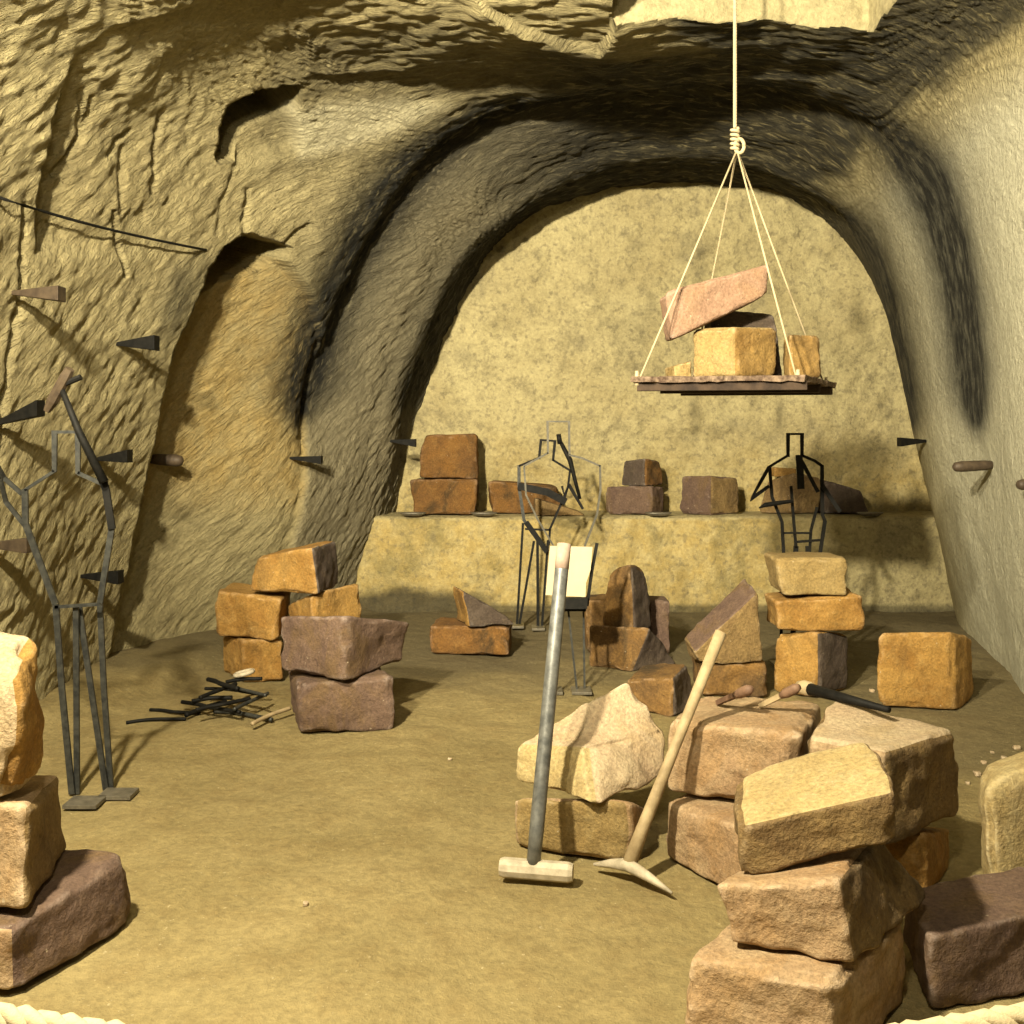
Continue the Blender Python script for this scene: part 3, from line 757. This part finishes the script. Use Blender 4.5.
# ------------------------------------------------------------------ hanging tray
TR = empty('hanging_tray', P(732, 388, 5.7), 'square wooden tray hanging from ropes, loaded with stones', 'tray')
def rough_board(c4, z0, z1):
    n, m = 40, 34
    v = []
    for zz in (z0, z1):
        for j in range(m + 1):
            for i_ in range(n + 1):
                a, b = i_ / n, j / m
                p = c4[0] * (1 - a) * (1 - b) + c4[1] * a * (1 - b) + c4[2] * a * b + c4[3] * (1 - a) * b
                v.append((p.x, p.y, zz))
    v = np.array(v); idx = np.arange(2 * (n + 1) * (m + 1)).reshape(2, m + 1, n + 1); f = []
    for j in range(m):
        for i_ in range(n):
            f.append((idx[0, j, i_], idx[0, j + 1, i_], idx[0, j + 1, i_ + 1], idx[0, j, i_ + 1]))
            f.append((idx[1, j, i_], idx[1, j, i_ + 1], idx[1, j + 1, i_ + 1], idx[1, j + 1, i_]))
    per = [(0, i_) for i_ in range(n)] + [(j, n) for j in range(m)] + [(m, i_) for i_ in range(n, 0, -1)] + [(j, 0) for j in range(m, 0, -1)]
    for a, b in zip(per, per[1:] + per[:1]):
        f.append((idx[0, a[0], a[1]], idx[0, b[0], b[1]], idx[1, b[0], b[1]], idx[1, a[0], a[1]]))
    v[:, 2] += .006 * noise(v * 25, 201)
    v[:, 0] += .010 * noise(v * 30, 202); v[:, 1] += .012 * noise(v * 30, 203)
    return v, f
TZ = 1.955
corn = [P(630, 0, 5.35), P(806, 0, 5.2), P(836, 0, 6.05), P(682, 0, 6.2)]
v, f = rough_board([Vector((c.x, c.y, 0)) for c in corn], TZ, TZ + .03)
board = mesh_obj('board', [Vector(x) - TR.location for x in v], f, M['board'], TR, smooth=False)
for t in (.08, .5, .92):
    a_ = Vector((corn[0].lerp(corn[3], t).x, corn[0].lerp(corn[3], t).y, TZ - .022)); b_ = Vector((corn[1].lerp(corn[2], t).x, corn[1].lerp(corn[2], t).y, TZ - .022))
    MB().tube([a_.lerp(b_, .015), a_.lerp(b_, .985)], .022, wid=.045, ref=(0, 1, 0)).build('bearer', M['darkwood'], TR)
knot = P(737, 150, 5.7)
TZt = TZ + .03
def cord(pts, r, name, parent):
    return MB().tube(pts, r, 8).build(name, M['rope'], parent, smooth=True)
cps = [P(637, 0, 5.38), P(798, 0, 5.26), P(826, 0, 6.0), P(690, 0, 6.12)]
for c in cps:
    e = Vector((c.x, c.y, TZ - .012))
    cd_ = cord([knot, knot.lerp(e, .5) + Vector((0, 0, -.004)), e], .0056, 'cord', TR)
    MB().tube([e + Vector((0, 0, -.004)), e + Vector((0, 0, .075))], [.014, .009], 8).build('cord_knot', M['rope'], TR, smooth=True).parent = cd_
# twisted hoist rope and its hitch
def twist(p0, p1, r, rs, pitch, n=None):
    mb = MB(); L = (p1 - p0).length; n = n or int(L / pitch * 9)
    t = (p1 - p0).normalized(); u_ = Vector((0, 1, 0)) if abs(t.y) < .9 else Vector((1, 0, 0)); u_ = (u_ - t * u_.dot(t)).normalized(); w_ = t.cross(u_)
    for s in range(3):
        pts = []
        for k_ in range(n + 1):
            a = 2 * math.pi * (k_ / n * L / pitch + s / 3)
            pts.append(p0.lerp(p1, k_ / n) + (u_ * math.cos(a) + w_ * math.sin(a)) * r)
        mb.tube(pts, rs, 7)
    return mb
ktop = P(735, 128, 5.7)
twist(ktop, Vector((P(735, 30, 5.7).x, 5.7, 5.75)), .0052, .0065, .05).build('hoist_rope', M['rope'], TR, smooth=True)
mb = MB()
hl = []
for k_ in range(60):
    a = 2 * math.pi * k_ / 12; zz = ktop.z - .0 - (ktop.z - knot.z) * k_ / 59
    hl.append(Vector((ktop.x + .020 * math.cos(a), 5.7 + .020 * math.sin(a), zz)))
mb.tube(hl, .010, 7)
lp = [knot + Vector((.012 + .026 * math.cos(a), -.01, .02 + .040 * math.sin(a))) for a in np.linspace(0, 2 * math.pi, 20)]
mb.tube(lp, .011, 7)
mb.build('hitch', M['rope'], TR, smooth=True)
bpy.context.view_layer.update()
gH = 'stones on the hanging tray'
H2 = stone('pale yellow block on the hanging tray under the tilted pink slab', (691, 5.65, 331), (735, 5.47, 328), (779, 5.62, 330), TZt, 'tan', gH, on=(board,), k=12, mats={'y0': M['amber']})
H4 = stone('low flat yellow piece at the left of the hanging tray', ('off', -.02, .2), (674, 5.6, 367), (692, 5.6, 362), TZt, 'tan', gH, on=(board,), n=14)
H3 = stone('orange stone at the right end of the hanging tray', ('off', .02, .2), (789, 5.6, 336, 790), (821, 5.64, 337, 820), TZt, 'amber', gH, on=(board,), k=10)
H5 = stone('dark grey block at the back of the hanging tray', ('off', 0, .22), (712, 5.82, 312), (782, 5.82, 316, 776), TZt, 'grey', gH, on=(board,))
H1 = stone('tilted pink slab leaning on the yellow block of the hanging tray', ('off', 0, .25), (673, 5.56, 309, 667, 357), (769, 5.56, 281, 769, 312), TZt, 'rose', gH, on=(H2, H4, H5), k=14)

# ------------------------------------------------------------------ tools
SL = empty('sledgehammer', P(535, 875, gd(875)), 'long sledgehammer with grey pipe handle leaning on the pale rock', 'sledgehammer')
hd = gd(884)
c0 = P(500, 872, hd + .05); c1 = P(573, 879, hd); c0.z = .042; c1.z = .042
MB().tube([c0, c0.lerp(c1, .06), c0.lerp(c1, .94), c1], [.031, .037, .037, .031], 10).build('hammer_head', M['wornhead'], SL)
mid = c0.lerp(c1, .46) + Vector((0, 0, .02)); tip = P(564, 545, 4.12)
SLT = tip
shaft_ = MB().tube([mid, mid.lerp(tip, .1), mid.lerp(tip, .9), tip], [.026, .0285, .0285, .0285], 14).build('handle', M['steel'], SL, smooth=True)
MB().tube([tip - (tip - mid).normalized() * .10, tip + (tip - mid).normalized() * .004], .0295, 14).build('handle_end', M['cap'], SL, smooth=True).parent = shaft_
PK = empty('pickaxe', P(632, 880, gd(882)), 'pickaxe with wooden handle and pale iron head leaning on the pink block', 'pickaxe')
a0, a1, a2 = P(594, 868, gd(869)), P(628, 879, gd(878)), P(672, 898, gd(898))
a0.z, a2.z = .018, .018; a1.z = .05
pts = [a0, a0.lerp(a1, .5) + Vector((0, 0, .004)), a1, a1.lerp(a2, .5) + Vector((0, 0, .004)), a2]
MB().tube(pts, [.006, .018, .027, .018, .005], 8, wid=None).build('pick_head', M['wornhead'], PK, smooth=True)
pt = P(721, 632, 4.02)
MB().tube([a1 + Vector((0, 0, -.012)), a1.lerp(pt, .15), a1.lerp(pt, .5), pt], [.030, .025, .021, .024], 12).build('handle', M['wood'], PK, smooth=True)

def lying(name, label, cat, p0, p1, build, on):
    o = build(p0, p1)
    o.name = name; tag(o, label, cat)
    return o
def drop_children(root, objs, on):
    """settle a root by its parts"""
    bpy.context.view_layer.update()
    ov = [o.matrix_world @ v.co for o in objs for v in o.data.vertices]
    gap = 1e9
    for s in on:
        t = floor_bvh if s == 'floor' else bvh_of(s)
        for v in ov:
            r = t.ray_cast(v + Vector((0, 0, 2)), Vector((0, 0, -1)), 5)
            if r[0] is not None: gap = min(gap, r[3])
    if gap < 1e8: root.location.z -= gap - 2 - .0035
    bpy.context.view_layer.update()
bpy.context.view_layer.update()
def top_pt(px, py, objs, lift):
    d = (P(px, py, 1.0) - Vector((0, 0, EYE))).normalized()
    best = None
    for o in objs:
        r = bvh_of(o).ray_cast(Vector((0, 0, EYE)), d, 12)
        if r[0] is not None and (best is None or r[3] < best[1]): best = (r[0], r[3])
    p = best[0].copy() if best else P(px, py, 4.0)
    p.z += lift
    return p
# short wooden-handled chisels lying on the flat pink block
def chisel(label, px0, py0, px1, py1, lift, w, mat_h, mat_b):
    p0 = top_pt(px0, py0, (F3, F4), lift); p1 = top_pt(px1, py1, (F3, F4), lift + .012)
    root = empty('chisel', p0.lerp(p1, .5), label, 'chisel', 'chisels on the flat-topped block')
    m_ = p0.lerp(p1, .55)
    a = MB().tube([p0, p0.lerp(p1, .1), m_], [.006, w * .6, w * .85], 8, wid=.010, ref=(0, 0, 1)).build('blade', M[mat_b], root)
    b = MB().tube([m_, m_.lerp(p1, .3), m_.lerp(p1, .8), p1], [w * .7, w * 1.05, w * 1.1, w * .7], 9).build('handle', M[mat_h], root, smooth=True)
    drop_children(root, (a, b), (F3, F4))
chisel('short dark brown chisel lying at the left of the flat pink block', 717, 706, 751, 695, .02, .020, 'redwood', 'redwood')
chisel('reddish wooden chisel in the middle of the flat pink block', 760, 709, 799, 693, .02, .019, 'redwood', 'wood')
p0 = top_pt(799, 701, (F3, F4), .035); p1 = top_pt(889, 725, (F3, F4), .03)
root = empty('iron_bar', p0.lerp(p1, .5), 'dark iron bar with a pale wooden end on the big pale-topped block', 'iron bar')
a = MB().tube([p0.lerp(p1, .08), p0.lerp(p1, .5), p1], [.026, .020, .012], 10).build('bar', M['iron'], root, smooth=True)
b = MB().tube([p0, p0.lerp(p1, .06), p0.lerp(p1, .14)], [.024, .032, .030], 10).build('wooden_end', M['wood'], root, smooth=True)
drop_children(root, (a, b), (F3, F4))

# ------------------------------------------------------------------ metal silhouette figures
def bars(root, d, spec):
    """spec: list of (part name, [(px,py[,dd])...], half width px, material)"""
    for name, pl, hw, mat in spec:
        pts = [P(q[0], q[1], d + (q[2] if len(q) > 2 else 0)) for q in pl]
        MB().tube(pts, hw * d / F, wid=.006).build(name, M[mat], root)
def plate(root, px0, py0, px1, py1, zt=.012):
    d0, d1 = gd(py1), gd(py0)
    xa, xb = (px0 - 512) * d0 / F, (px1 - 512) * d0 / F
    sh = (d1 - d0) * .0
    c = [Vector((xa, d0, .0)), Vector((xb, d0, .0)), Vector((xb - sh, d1, .0)), Vector((xa - sh, d1, .0))]
    MB().box8([v + Vector((0, 0, -.006)) for v in c] + [v + Vector((0, 0, zt)) for v in c]).build('foot_plate', M['dish'], root, bevel=.002)
d1 = 4.68
G1 = empty('steel_silhouette_figure', Vector((P(90, 0, d1).x, d1, 0)), 'nearest flat steel man silhouette at the left wall swinging a hammer', 'metal figure')
bars(G1, d1, [
    ('head_frame', [(54.6, 472), (54.6, 432), (78, 432), (78, 474)], 2.2, 'bar'),
    ('shoulder', [(54.6, 471), (25, 490)], 1.5, 'bar'),
    ('shoulder', [(78, 473), (105, 485)], 2.0, 'bar'),
    ('torso_side', [(25, 489), (25.5, 524), (55.5, 604)], 3.0, 'bar'),
    ('torso_side', [(112, 527), (100, 603)], 2.9, 'bar'),
    ('waist_bar', [(55, 607), (101, 604)], 1.6, 'bar'),
    ('leg', [(55.7, 604), (62, 690), (72, 794)], 3.0, 'bar'),
    ('leg', [(76, 606, .02), (77, 794, .02)], 2.8, 'bar'),
    ('leg', [(79, 606, .05), (106, 790, .05)], 2.8, 'bar'),
    ('leg', [(100, 603, .07), (104, 690, .07), (111, 789, .07)], 2.8, 'bar'),
    ('arm', [(-40, 430, -.25), (-4, 463, -.05), (4, 478), (22, 494)], 2.0, 'bar'),
    ('arm', [(-40, 440, -.25), (0, 478, -.05), (6, 502), (26, 527)], 2.0, 'bar'),
    ('arm', [(102, 476, -.012), (106, 490, -.012), (112, 529, -.012)], 3.6, 'iron'),
])
plate(G1, 62, 798, 96, 808); plate(G1, 97, 790, 130, 799)
HM = empty('long_hammer', P(85, 440, d1 - .05), 'dark hammer with rusty head raised by the steel figure at left', 'hammer')
MB().tube([P(60, 385, d1 - .05), P(79, 432, d1 - .05), P(104, 482, d1 - .05)], [.012, .017, .021], 10).build('handle', M['iron'], HM, smooth=True)
h0, h1 = P(70, 369, d1 - .06), P(47, 411, d1 - .02)
MB().tube([h0, h0.lerp(h1, .2), h0.lerp(h1, .75), h1], [.022, .028, .028, .017], 8).build('hammer_head', M['brownwedge'], HM)
MB().tube([P(64, 384, d1 - .05), P(81, 377, d1 - .05)], .014, 8).build('handle_stub', M['iron'], HM)

d2 = 8.6
G2 = empty('steel_silhouette_figure', Vector((P(530, 0, d2).x, d2, 0)), 'dark steel man silhouette standing close before the ledge, left of centre', 'metal figure')
bars(G2, d2, [
    ('head_frame', [(539, 459), (541, 440), (555, 441), (553, 461)], 1.2, 'iron'),
    ('shoulder', [(539, 458), (519, 466)], 1.1, 'iron'), ('shoulder', [(553, 460), (571, 471)], 1.1, 'iron'),
    ('torso_side', [(519, 465), (519, 487), (521, 500), (524, 520), (533, 534)], 1.6, 'bar'),
    ('torso_side', [(570, 471), (568, 487), (561, 504), (550, 529), (549, 545)], 1.1, 'iron'),
    ('waist_bar', [(525, 529), (551, 530)], 1.0, 'iron'),
    ('leg', [(523, 523), (517, 624)], 1.2, 'iron'), ('leg', [(534, 541, .02), (519.5, 624, .02)], 1.2, 'iron'),
    ('leg', [(537.5, 540, .03), (538, 627, .03)], 1.4, 'iron'), ('leg', [(548, 540, .04), (542, 626, .04)], 1.2, 'iron'),
    ('arm', [(518, 486, -.03), (532, 489, -.05), (547, 492, -.06), (566, 502, -.06)], 3.6, 'iron'),
    ('arm', [(526, 522, -.02), (536, 536, -.02), (547, 552, -.02)], 2.6, 'iron'),
    ('forearm', [(562, 486, -.02), (565, 498, -.02), (569, 485, -.02), (583, 509, -.02)], 1.3, 'iron'),
])
plate(G2, 511, 624, 524, 628); plate(G2, 532, 626, 545, 630)
T2 = empty('club_tool', P(570, 470, d2 - .08), 'thin dark club held upright by the dark steel figure', 'tool')
MB().tube([P(560, 441, d2 - .08), P(570, 460, d2 - .08), P(575, 480, d2 - .08), P(580, 499, d2 - .08)], [.016, .022, .016, .014], 8).build('handle', M['iron'], T2, smooth=True)
MB().tube([P(558.5, 434, d2 - .08), P(560, 444, d2 - .08)], [.020, .022], 8).build('club_head', M['iron'], T2, smooth=True)

d3 = 6.5
G3f = empty('steel_silhouette_figure', Vector((P(568, 0, d3).x, d3, 0)), 'thin pale wire man silhouette standing behind the pale rock near the centre', 'metal figure')
bars(G3f, d3, [
    ('head_frame', [(548, 454), (547.5, 421.5), (569, 421.5), (569.5, 455)], 1.0, 'lightbar'),
    ('shoulder', [(548, 453), (524, 466)], .9, 'lightbar'), ('shoulder', [(569, 455), (582, 458), (600, 466)], 1.0, 'lightbar'),
    ('torso_side', [(600, 465), (600.5, 490), (597, 514), (585, 545), (584, 612)], 1.1, 'lightbar'),
    ('torso_side', [(524, 466), (526, 495), (538, 520), (556, 550), (557, 612)], .9, 'lightbar'),
    ('waist_bar', [(556, 610), (586, 610)], 1.2, 'iron'),
    ('leg', [(561, 608), (556, 690)], 1.0, 'bar'), ('leg', [(568, 608, .02), (577, 691, .02)], 1.0, 'bar'),
    ('leg', [(583.5, 608, .03), (584.5, 688, .03)], 1.0, 'bar'),
    ('arm', [(597, 543, -.04), (592, 570, -.05), (587, 606, -.05)], 1.6, 'iron'),
])
plate(G3f, 549, 688, 563, 694); plate(G3f, 572, 688, 592, 694)
S = [P(550, 546, d3 - .09), P(592.5, 547, d3 - .09), P(590.5, 570, d3 - .09), P(586, 583, d3 - .09), P(585.5, 597, d3 - .09), P(545.5, 595, d3 - .09)]
mb = MB(); n_ = len(S); bk = [s + Vector((0, .014, 0)) for s in S]
mb.add(S + bk, [tuple(range(n_)), tuple(range(n_, 2 * n_))[::-1]] + [(k_, (k_ + 1) % n_, n_ + (k_ + 1) % n_, n_ + k_) for k_ in range(n_)])
sh = mb.build('blank_board', M['sheet'], origin=P(568, 597, d3 - .09)); tag(sh, 'blank cream board held at the hip of the thin wire figure', 'board')
tr = MB().box8([P(561, 609, d3 - .16), P(587, 609, d3 - .16), P(587, 606, d3 + .0), P(561, 606, d3 + .0), P(561, 598, d3 - .16), P(588, 598, d3 - .16), P(588, 597, d3 + .0), P(561, 597, d3 + .0)]).build('tray_box', M['iron'], G3f)

d4 = 7.2
G4 = empty('steel_silhouette_figure', Vector((P(803, 0, d4).x, d4, 0)), 'black steel man silhouette behind the three-stone column on the right', 'metal figure')
bars(G4, d4, [
    ('head_frame', [(788, 457), (788, 434), (802, 434), (802, 457)], 1.5, 'iron'),
    ('shoulder', [(787, 456), (769, 467)], 1.2, 'iron'), ('shoulder', [(801, 455), (815, 461), (822, 466)], 1.4, 'iron'),
    ('torso_side', [(769.5, 466), (772, 497), (782, 522), (784, 560)], 1.5, 'iron'),
    ('torso_side', [(822, 465), (822, 490), (822.5, 515), (825, 521), (819, 560)], 1.7, 'iron'),
    ('inner_bar', [(791, 486, .02), (793, 512, .02), (796, 548, .02)], 1.4, 'iron'),
    ('inner_bar', [(817, 507, .02), (811, 530, .02), (809, 560, .02)], 1.3, 'iron'),
    ('waist_bar', [(783, 533), (812, 533)], 1.0, 'iron'), ('waist_bar', [(796, 542), (820, 540)], 1.2, 'iron'),
    ('leg', [(784, 558), (780, 664)], 1.4, 'iron'), ('leg', [(796, 546, .02), (792, 664, .02)], 2.4, 'iron'),
    ('leg', [(808, 546, .03), (812, 662, .03)], 2.6, 'iron'), ('leg', [(819, 556, .04), (824, 660, .04)], 1.4, 'iron'),
    ('arm', [(769, 467, -.02), (760, 483, -.05), (751, 499, -.06), (769, 486, -.02)], 1.6, 'iron'),
    ('arm', [(799, 455, -.03), (800, 470, -.04), (801, 489, -.04)], 3.4, 'iron'),
    ('arm', [(801, 460, -.01), (810, 477, -.02), (818, 492, -.02)], 1.8, 'iron'),
    ('forearm', [(822, 485, -.01), (832, 500, -.03), (840, 512, -.04)], 2.0, 'iron'),
])
plate(G4, 775, 662, 797, 667); plate(G4, 806, 660, 829, 665)
T4 = MB().tube([P(759, 508, d4 - .12), P(765, 505, d4 - .1), P(778, 503, d4 - .08), P(793, 501, d4 - .06)], [.004, .017, .016, .012], 8).build('iron_point', M['iron'], origin=P(760, 508, d4 - .12))
tag(T4, 'dark iron point held out to the left by the black steel figure', 'tool')

# ------------------------------------------------------------------ iron wedges driven into the walls
gW = 'iron wedges driven into the cave walls'
def wedge(label, px0, py0, px1, py1, h, mat='iron', rounded=False, sidewall=1):
    p0 = wall_hit(px0, py0)
    d = p0.y; p1 = P(px1, py1, d - .03)
    ax = (p1 - p0)
    p0 = p0 - ax.normalized() * .03
    hh = h * d / F / 2
    root_name = 'wall_wedge' if not rounded else 'wall_peg'
    mb = MB()
    if rounded:
        mb.tube([p0, p0.lerp(p1, .25), p0.lerp(p1, .8), p0.lerp(p1, .95), p1], [hh * .7, hh, hh * 1.1, hh * .9, hh * .35], 12)
        o = mb.build(root_name, M[mat], origin=p0, smooth=True)
    else:
        yv = Vector((0, 1, 0)); t = 0.012; w = .05
        mb.box8([p0 + Vector((0, -t, -.008)), p1 + Vector((0, -w, -hh)), p1 + Vector((0, w, -hh)), p0 + Vector((0, t, -.008)),
                 p0 + Vector((0, -t, .008)), p1 + Vector((0, -w, hh)), p1 + Vector((0, w, hh)), p0 + Vector((0, t, .008))])
        o = mb.build(root_name, M[mat], origin=p0, bevel=.003)
    tag(o, label, 'wedge', gW)
    return o
wedge('topmost rusty wedge in the left wall beside the long crack', 14, 293, 62, 294, 15, 'brownwedge')
wedge('dark wedge in the left wall just left of the arched niche edge', 118, 344, 157, 343, 15)
wedge('dark wedge at the left edge of the photo, left of the raised hammer', -2, 423, 41, 408, 16)
wedge('dark wedge touching the raised hammer handle on its right', 98, 459, 130, 456, 13)
wedge('rusty wedge low on the left edge behind the steel figure arm', -14, 545, 31, 545, 15, 'brownwedge')
wedge('dark wedge behind the waist of the left steel figure', 82, 576, 121, 577, 13)
wedge('dark wedge near the floor behind the left steel figure legs', 66, 713, 107, 717, 14)
wedge('rounded brown peg at the edge of the arched niche', 152, 459, 183, 461, 11, 'brownwedge', True)
wedge('small dark peg in the left wall below the first soot band', 291, 458, 322, 460, 8, 'iron')
wedge('tiny dark peg in the left wall beside the ledge stones', 391, 441, 416, 443, 8, 'iron')
wedge('tiny dark peg in the right wall at the end of the back arch', 926, 441, 899, 442, 9, 'iron')
wedge('rounded brown peg in the right wall below the soot band', 992, 465, 953, 467, 10, 'brownwedge', True)
wedge('peg cut off by the right edge of the photo', 1034, 484, 1018, 485, 10, 'brownwedge', True)

# small flat dishes on the ledge front
for lab, px, pz in (('flat grey dish at the left end of the ledge under the orange blocks', 413, 0),
                    ('flat grey dish on the ledge edge right of the two orange blocks', 484, 0),
                    ('flat grey dish on the ledge before the purple-grey block', 658, 0),
                    ('flat grey dish on the ledge edge by the dark grey block at right', 869, 0)):
    c = Vector(((px - 512) * 9.5 / F, 9.475, LZ + .006))
    mb = MB(); prof = [(.0, .0), (.07, .0), (.105, .022), (.115, .034), (.10, .032), (.06, .018), (0, .014)]
    n_ = 20; v = []; f = []
    for r_, zz in prof:
        for k_ in range(n_):
            a = 2 * math.pi * k_ / n_; v.append(c + Vector((r_ * 1.15 * math.cos(a), r_ * .55 * math.sin(a), zz)))
    for r_ in range(len(prof) - 1):
        for k_ in range(n_): f.append((r_ * n_ + k_, r_ * n_ + (k_ + 1) % n_, (r_ + 1) * n_ + (k_ + 1) % n_, (r_ + 1) * n_ + k_))
    o = mb.add(v, f).build('oil_dish', M['dish'], origin=c, smooth=True); tag(o, lab, 'dish', 'dishes on the ledge edge')

# ------------------------------------------------------------------ cable on the left wall
cp = []
for t in np.linspace(0, 1, 14):
    px = -30 + 236 * t; py = 188 + 62 * t + 5 * math.sin(math.pi * t)
    w_ = wall_hit(max(px, 2), py); dirn = (w_ - Vector((0, 0, EYE))).normalized()
    cp.append(P(px, py, w_.y - (.10 if t < .93 else .0)))
cab = MB().tube(cp, .009, 8).build('wall_cable', M['iron'], origin=cp[-1], smooth=True); tag(cab, 'thin dark cable strung across the upper left wall', 'cable')

# ------------------------------------------------------------------ heap of iron rods on the floor
rods = [(126, 716, 186, 714, .010, 'iron'), (150, 703, 200, 708, .010, 'iron'), (186, 713, 226, 701, .014, 'iron'), (182, 704, 240, 716, .012, 'iron'),
        (214, 706, 272, 716, .013, 'bar'), (234, 717, 268, 702, .011, 'bar'), (252, 723, 290, 709, .012, 'wood'), (196, 719, 250, 709, .012, 'iron'),
        (205, 699, 262, 707, .010, 'iron'), (222, 698, 266, 712, .010, 'bar'),
        (192, 708, 232, 706, .013, 'iron'), (200, 716, 236, 703, .012, 'iron'), (226, 704, 262, 702, .012, 'iron'), (208, 701, 238, 713, .014, 'iron')]
rl = ['long thin iron rod reaching left from the heap on the floor', 'thin iron rod at the back left of the floor heap', 'thick dark rod in the middle of the floor heap',
      'dark rod crossing under the floor heap', 'grey rod slanting to the right in the floor heap', 'short grey rod crossing the right of the floor heap',
      'pale wooden stick at the right of the floor heap', 'dark rod at the front of the floor heap', 'dark rod at the back of the floor heap under the ring', 'grey rod below the pale ring on the floor heap', 'short level dark rod near the top of the floor heap', 'short dark rod rising to the right over the floor heap',
      'short dark rod just under the pale ring of the floor heap', 'thick short dark rod on top of the floor heap']
prev = []
for k_, (x0, y0, x1, y1, r_, m_) in enumerate(rods):
    lift = r_ + .015 + (k_ % 4) * .022
    a0, a1 = P(x0, y0, gd(y0, .03)), P(x1, y1, gd(y1, .03))
    a0.z = lift; a1.z = lift + .01
    mm = a0.lerp(a1, .5) + Vector((0, .02 * (-1)**k_, .004))
    rp_ = resample([a0, a0.lerp(mm, .5) + Vector((0, .012, 0)), mm, mm.lerp(a1, .5), a1], 40)
    o = MB().tube(rp_, [r_] * 40, 10).build('iron_rod' if m_ != 'wood' else 'wooden_stick', M[m_], origin=mm, smooth=True)
    tag(o, rl[k_], 'rod' if m_ != 'wood' else 'stick', 'rods heaped on the floor')
    settle(o, ['floor'] + prev, -.001); prev.append(o)
rc = P(244, 700, gd(706)); rc.z = .12
o = MB().tube([rc + Vector((.055 * math.cos(a), .05 * math.sin(a), .012 * math.cos(a))) for a in np.linspace(0, 2 * math.pi, 26)], .013, 8).build('pale_ring', M['wornhead'], origin=rc, smooth=True)
tag(o, 'pale round ring lying on top of the rods on the floor', 'ring'); settle(o, ['floor'] + prev, -.001)

# ------------------------------------------------------------------ chips of stone
chips = [(992, 752), (1004, 758), (984, 762), (1012, 768), (978, 772), (996, 776), (1016, 748), (968, 780), (872, 690), (882, 694), (306, 903), (450, 760)]
for k_, (px, py) in enumerate(chips):
    c = P(px, py, gd(py)); s_ = .008 + .010 * rng.rand()
    cc = [Vector((c.x + sx_ * s_ * (.7 + .6 * rng.rand()), c.y + sy_ * s_ * (.7 + .6 * rng.rand()), zz)) for zz in (-.004, s_ * .9) for sx_, sy_ in ((-1, -1), (1, -1), (1, 1), (-1, 1))]
    if k_ < 8: lab, grp = 'pale stone chip among others on the floor by the right wall', 'chips by the right wall'
    elif k_ < 10: lab, grp = 'tiny pale chip on the floor left of the squarish orange block', 'chips by the orange block'
    elif k_ == 10: lab, grp = 'lone pale chip on the sandy floor in the left foreground', None
    else: lab, grp = 'lone pale chip on the floor right of the mauve blocks', None
    o = hexa('stone_chip', cc, M['cream'], lab, 'stone chip', grp, k=6, n=6, amp=1.4)
    settle(o, ('floor',), .002)

# ------------------------------------------------------------------ barrier rope before the viewer
bp = []
for t in np.linspace(-1, 1, 260):
    x = t * 3.12
    sag = .684 + .115 * x * x
    bp.append(Vector((x, 1.6, sag)))
mb = MB()
for s in range(3):
    pts = []
    L = 0
    for k_, p in enumerate(bp):
        if k_: L += (p - bp[k_ - 1]).length
        a = 2 * math.pi * (L / .11 + s / 3)
        pts.append(p + Vector((0, math.cos(a) * .011, math.sin(a) * .011)))
    mb.tube(pts, .0125, 9)
rp = mb.build('barrier_rope', M['rope'], smooth=True); tag(rp, 'thick twisted rope sagging across the very bottom of the view', 'rope')

# ------------------------------------------------------------------ lights
def spot(name, loc, target, power, col, size, blend, r):
    l = bpy.data.lights.new(name, 'SPOT'); l.energy = power; l.color = col; l.spot_size = math.radians(size); l.spot_blend = blend; l.shadow_soft_size = r
    o = bpy.data.objects.new(name, l); o.location = loc
    o.rotation_euler = (Vector(target) - Vector(loc)).to_track_quat('-Z', 'Y').to_euler(); COL.objects.link(o)
def point(name, loc, power, col, r):
    l = bpy.data.lights.new(name, 'POINT'); l.energy = power; l.color = col; l.shadow_soft_size = r
    o = bpy.data.objects.new(name, l); o.location = loc; COL.objects.link(o)
WARM = (1.0, .89, .645)
spot('lamp_main', (-2.1, -1.0, 4.15), (1.7, 10.0, 2.1), 7000, WARM, 56, .9, .13)
point('lamp_front', (-1.65, 1.35, 4.1), 2500, WARM, .10)
point('added_fill', (-.2, .2, 4.2), 340, WARM, .2)  # added fill light that lifts the left wall, no known lamp

w = bpy.data.worlds.new('World'); sc.world = w; w.use_nodes = True
w.node_tree.nodes['Background'].inputs[0].default_value = (.02, .018, .012, 1)

cam = bpy.data.cameras.new('Camera'); cam.sensor_width = 36; cam.lens = F / 1024 * 36; cam.shift_y = -(512 - HOR) / 1024
cam.clip_start = .05
co = bpy.data.objects.new('Camera', cam); co.location = (0, 0, EYE); co.rotation_euler = (math.pi / 2, 0, 0); COL.objects.link(co)
sc.camera = co
sc.view_settings.view_transform = 'Standard'; sc.view_settings.look = 'None'; sc.view_settings.gamma = 1; sc.view_settings.exposure = 0.0
sc.view_settings.use_curve_mapping = False
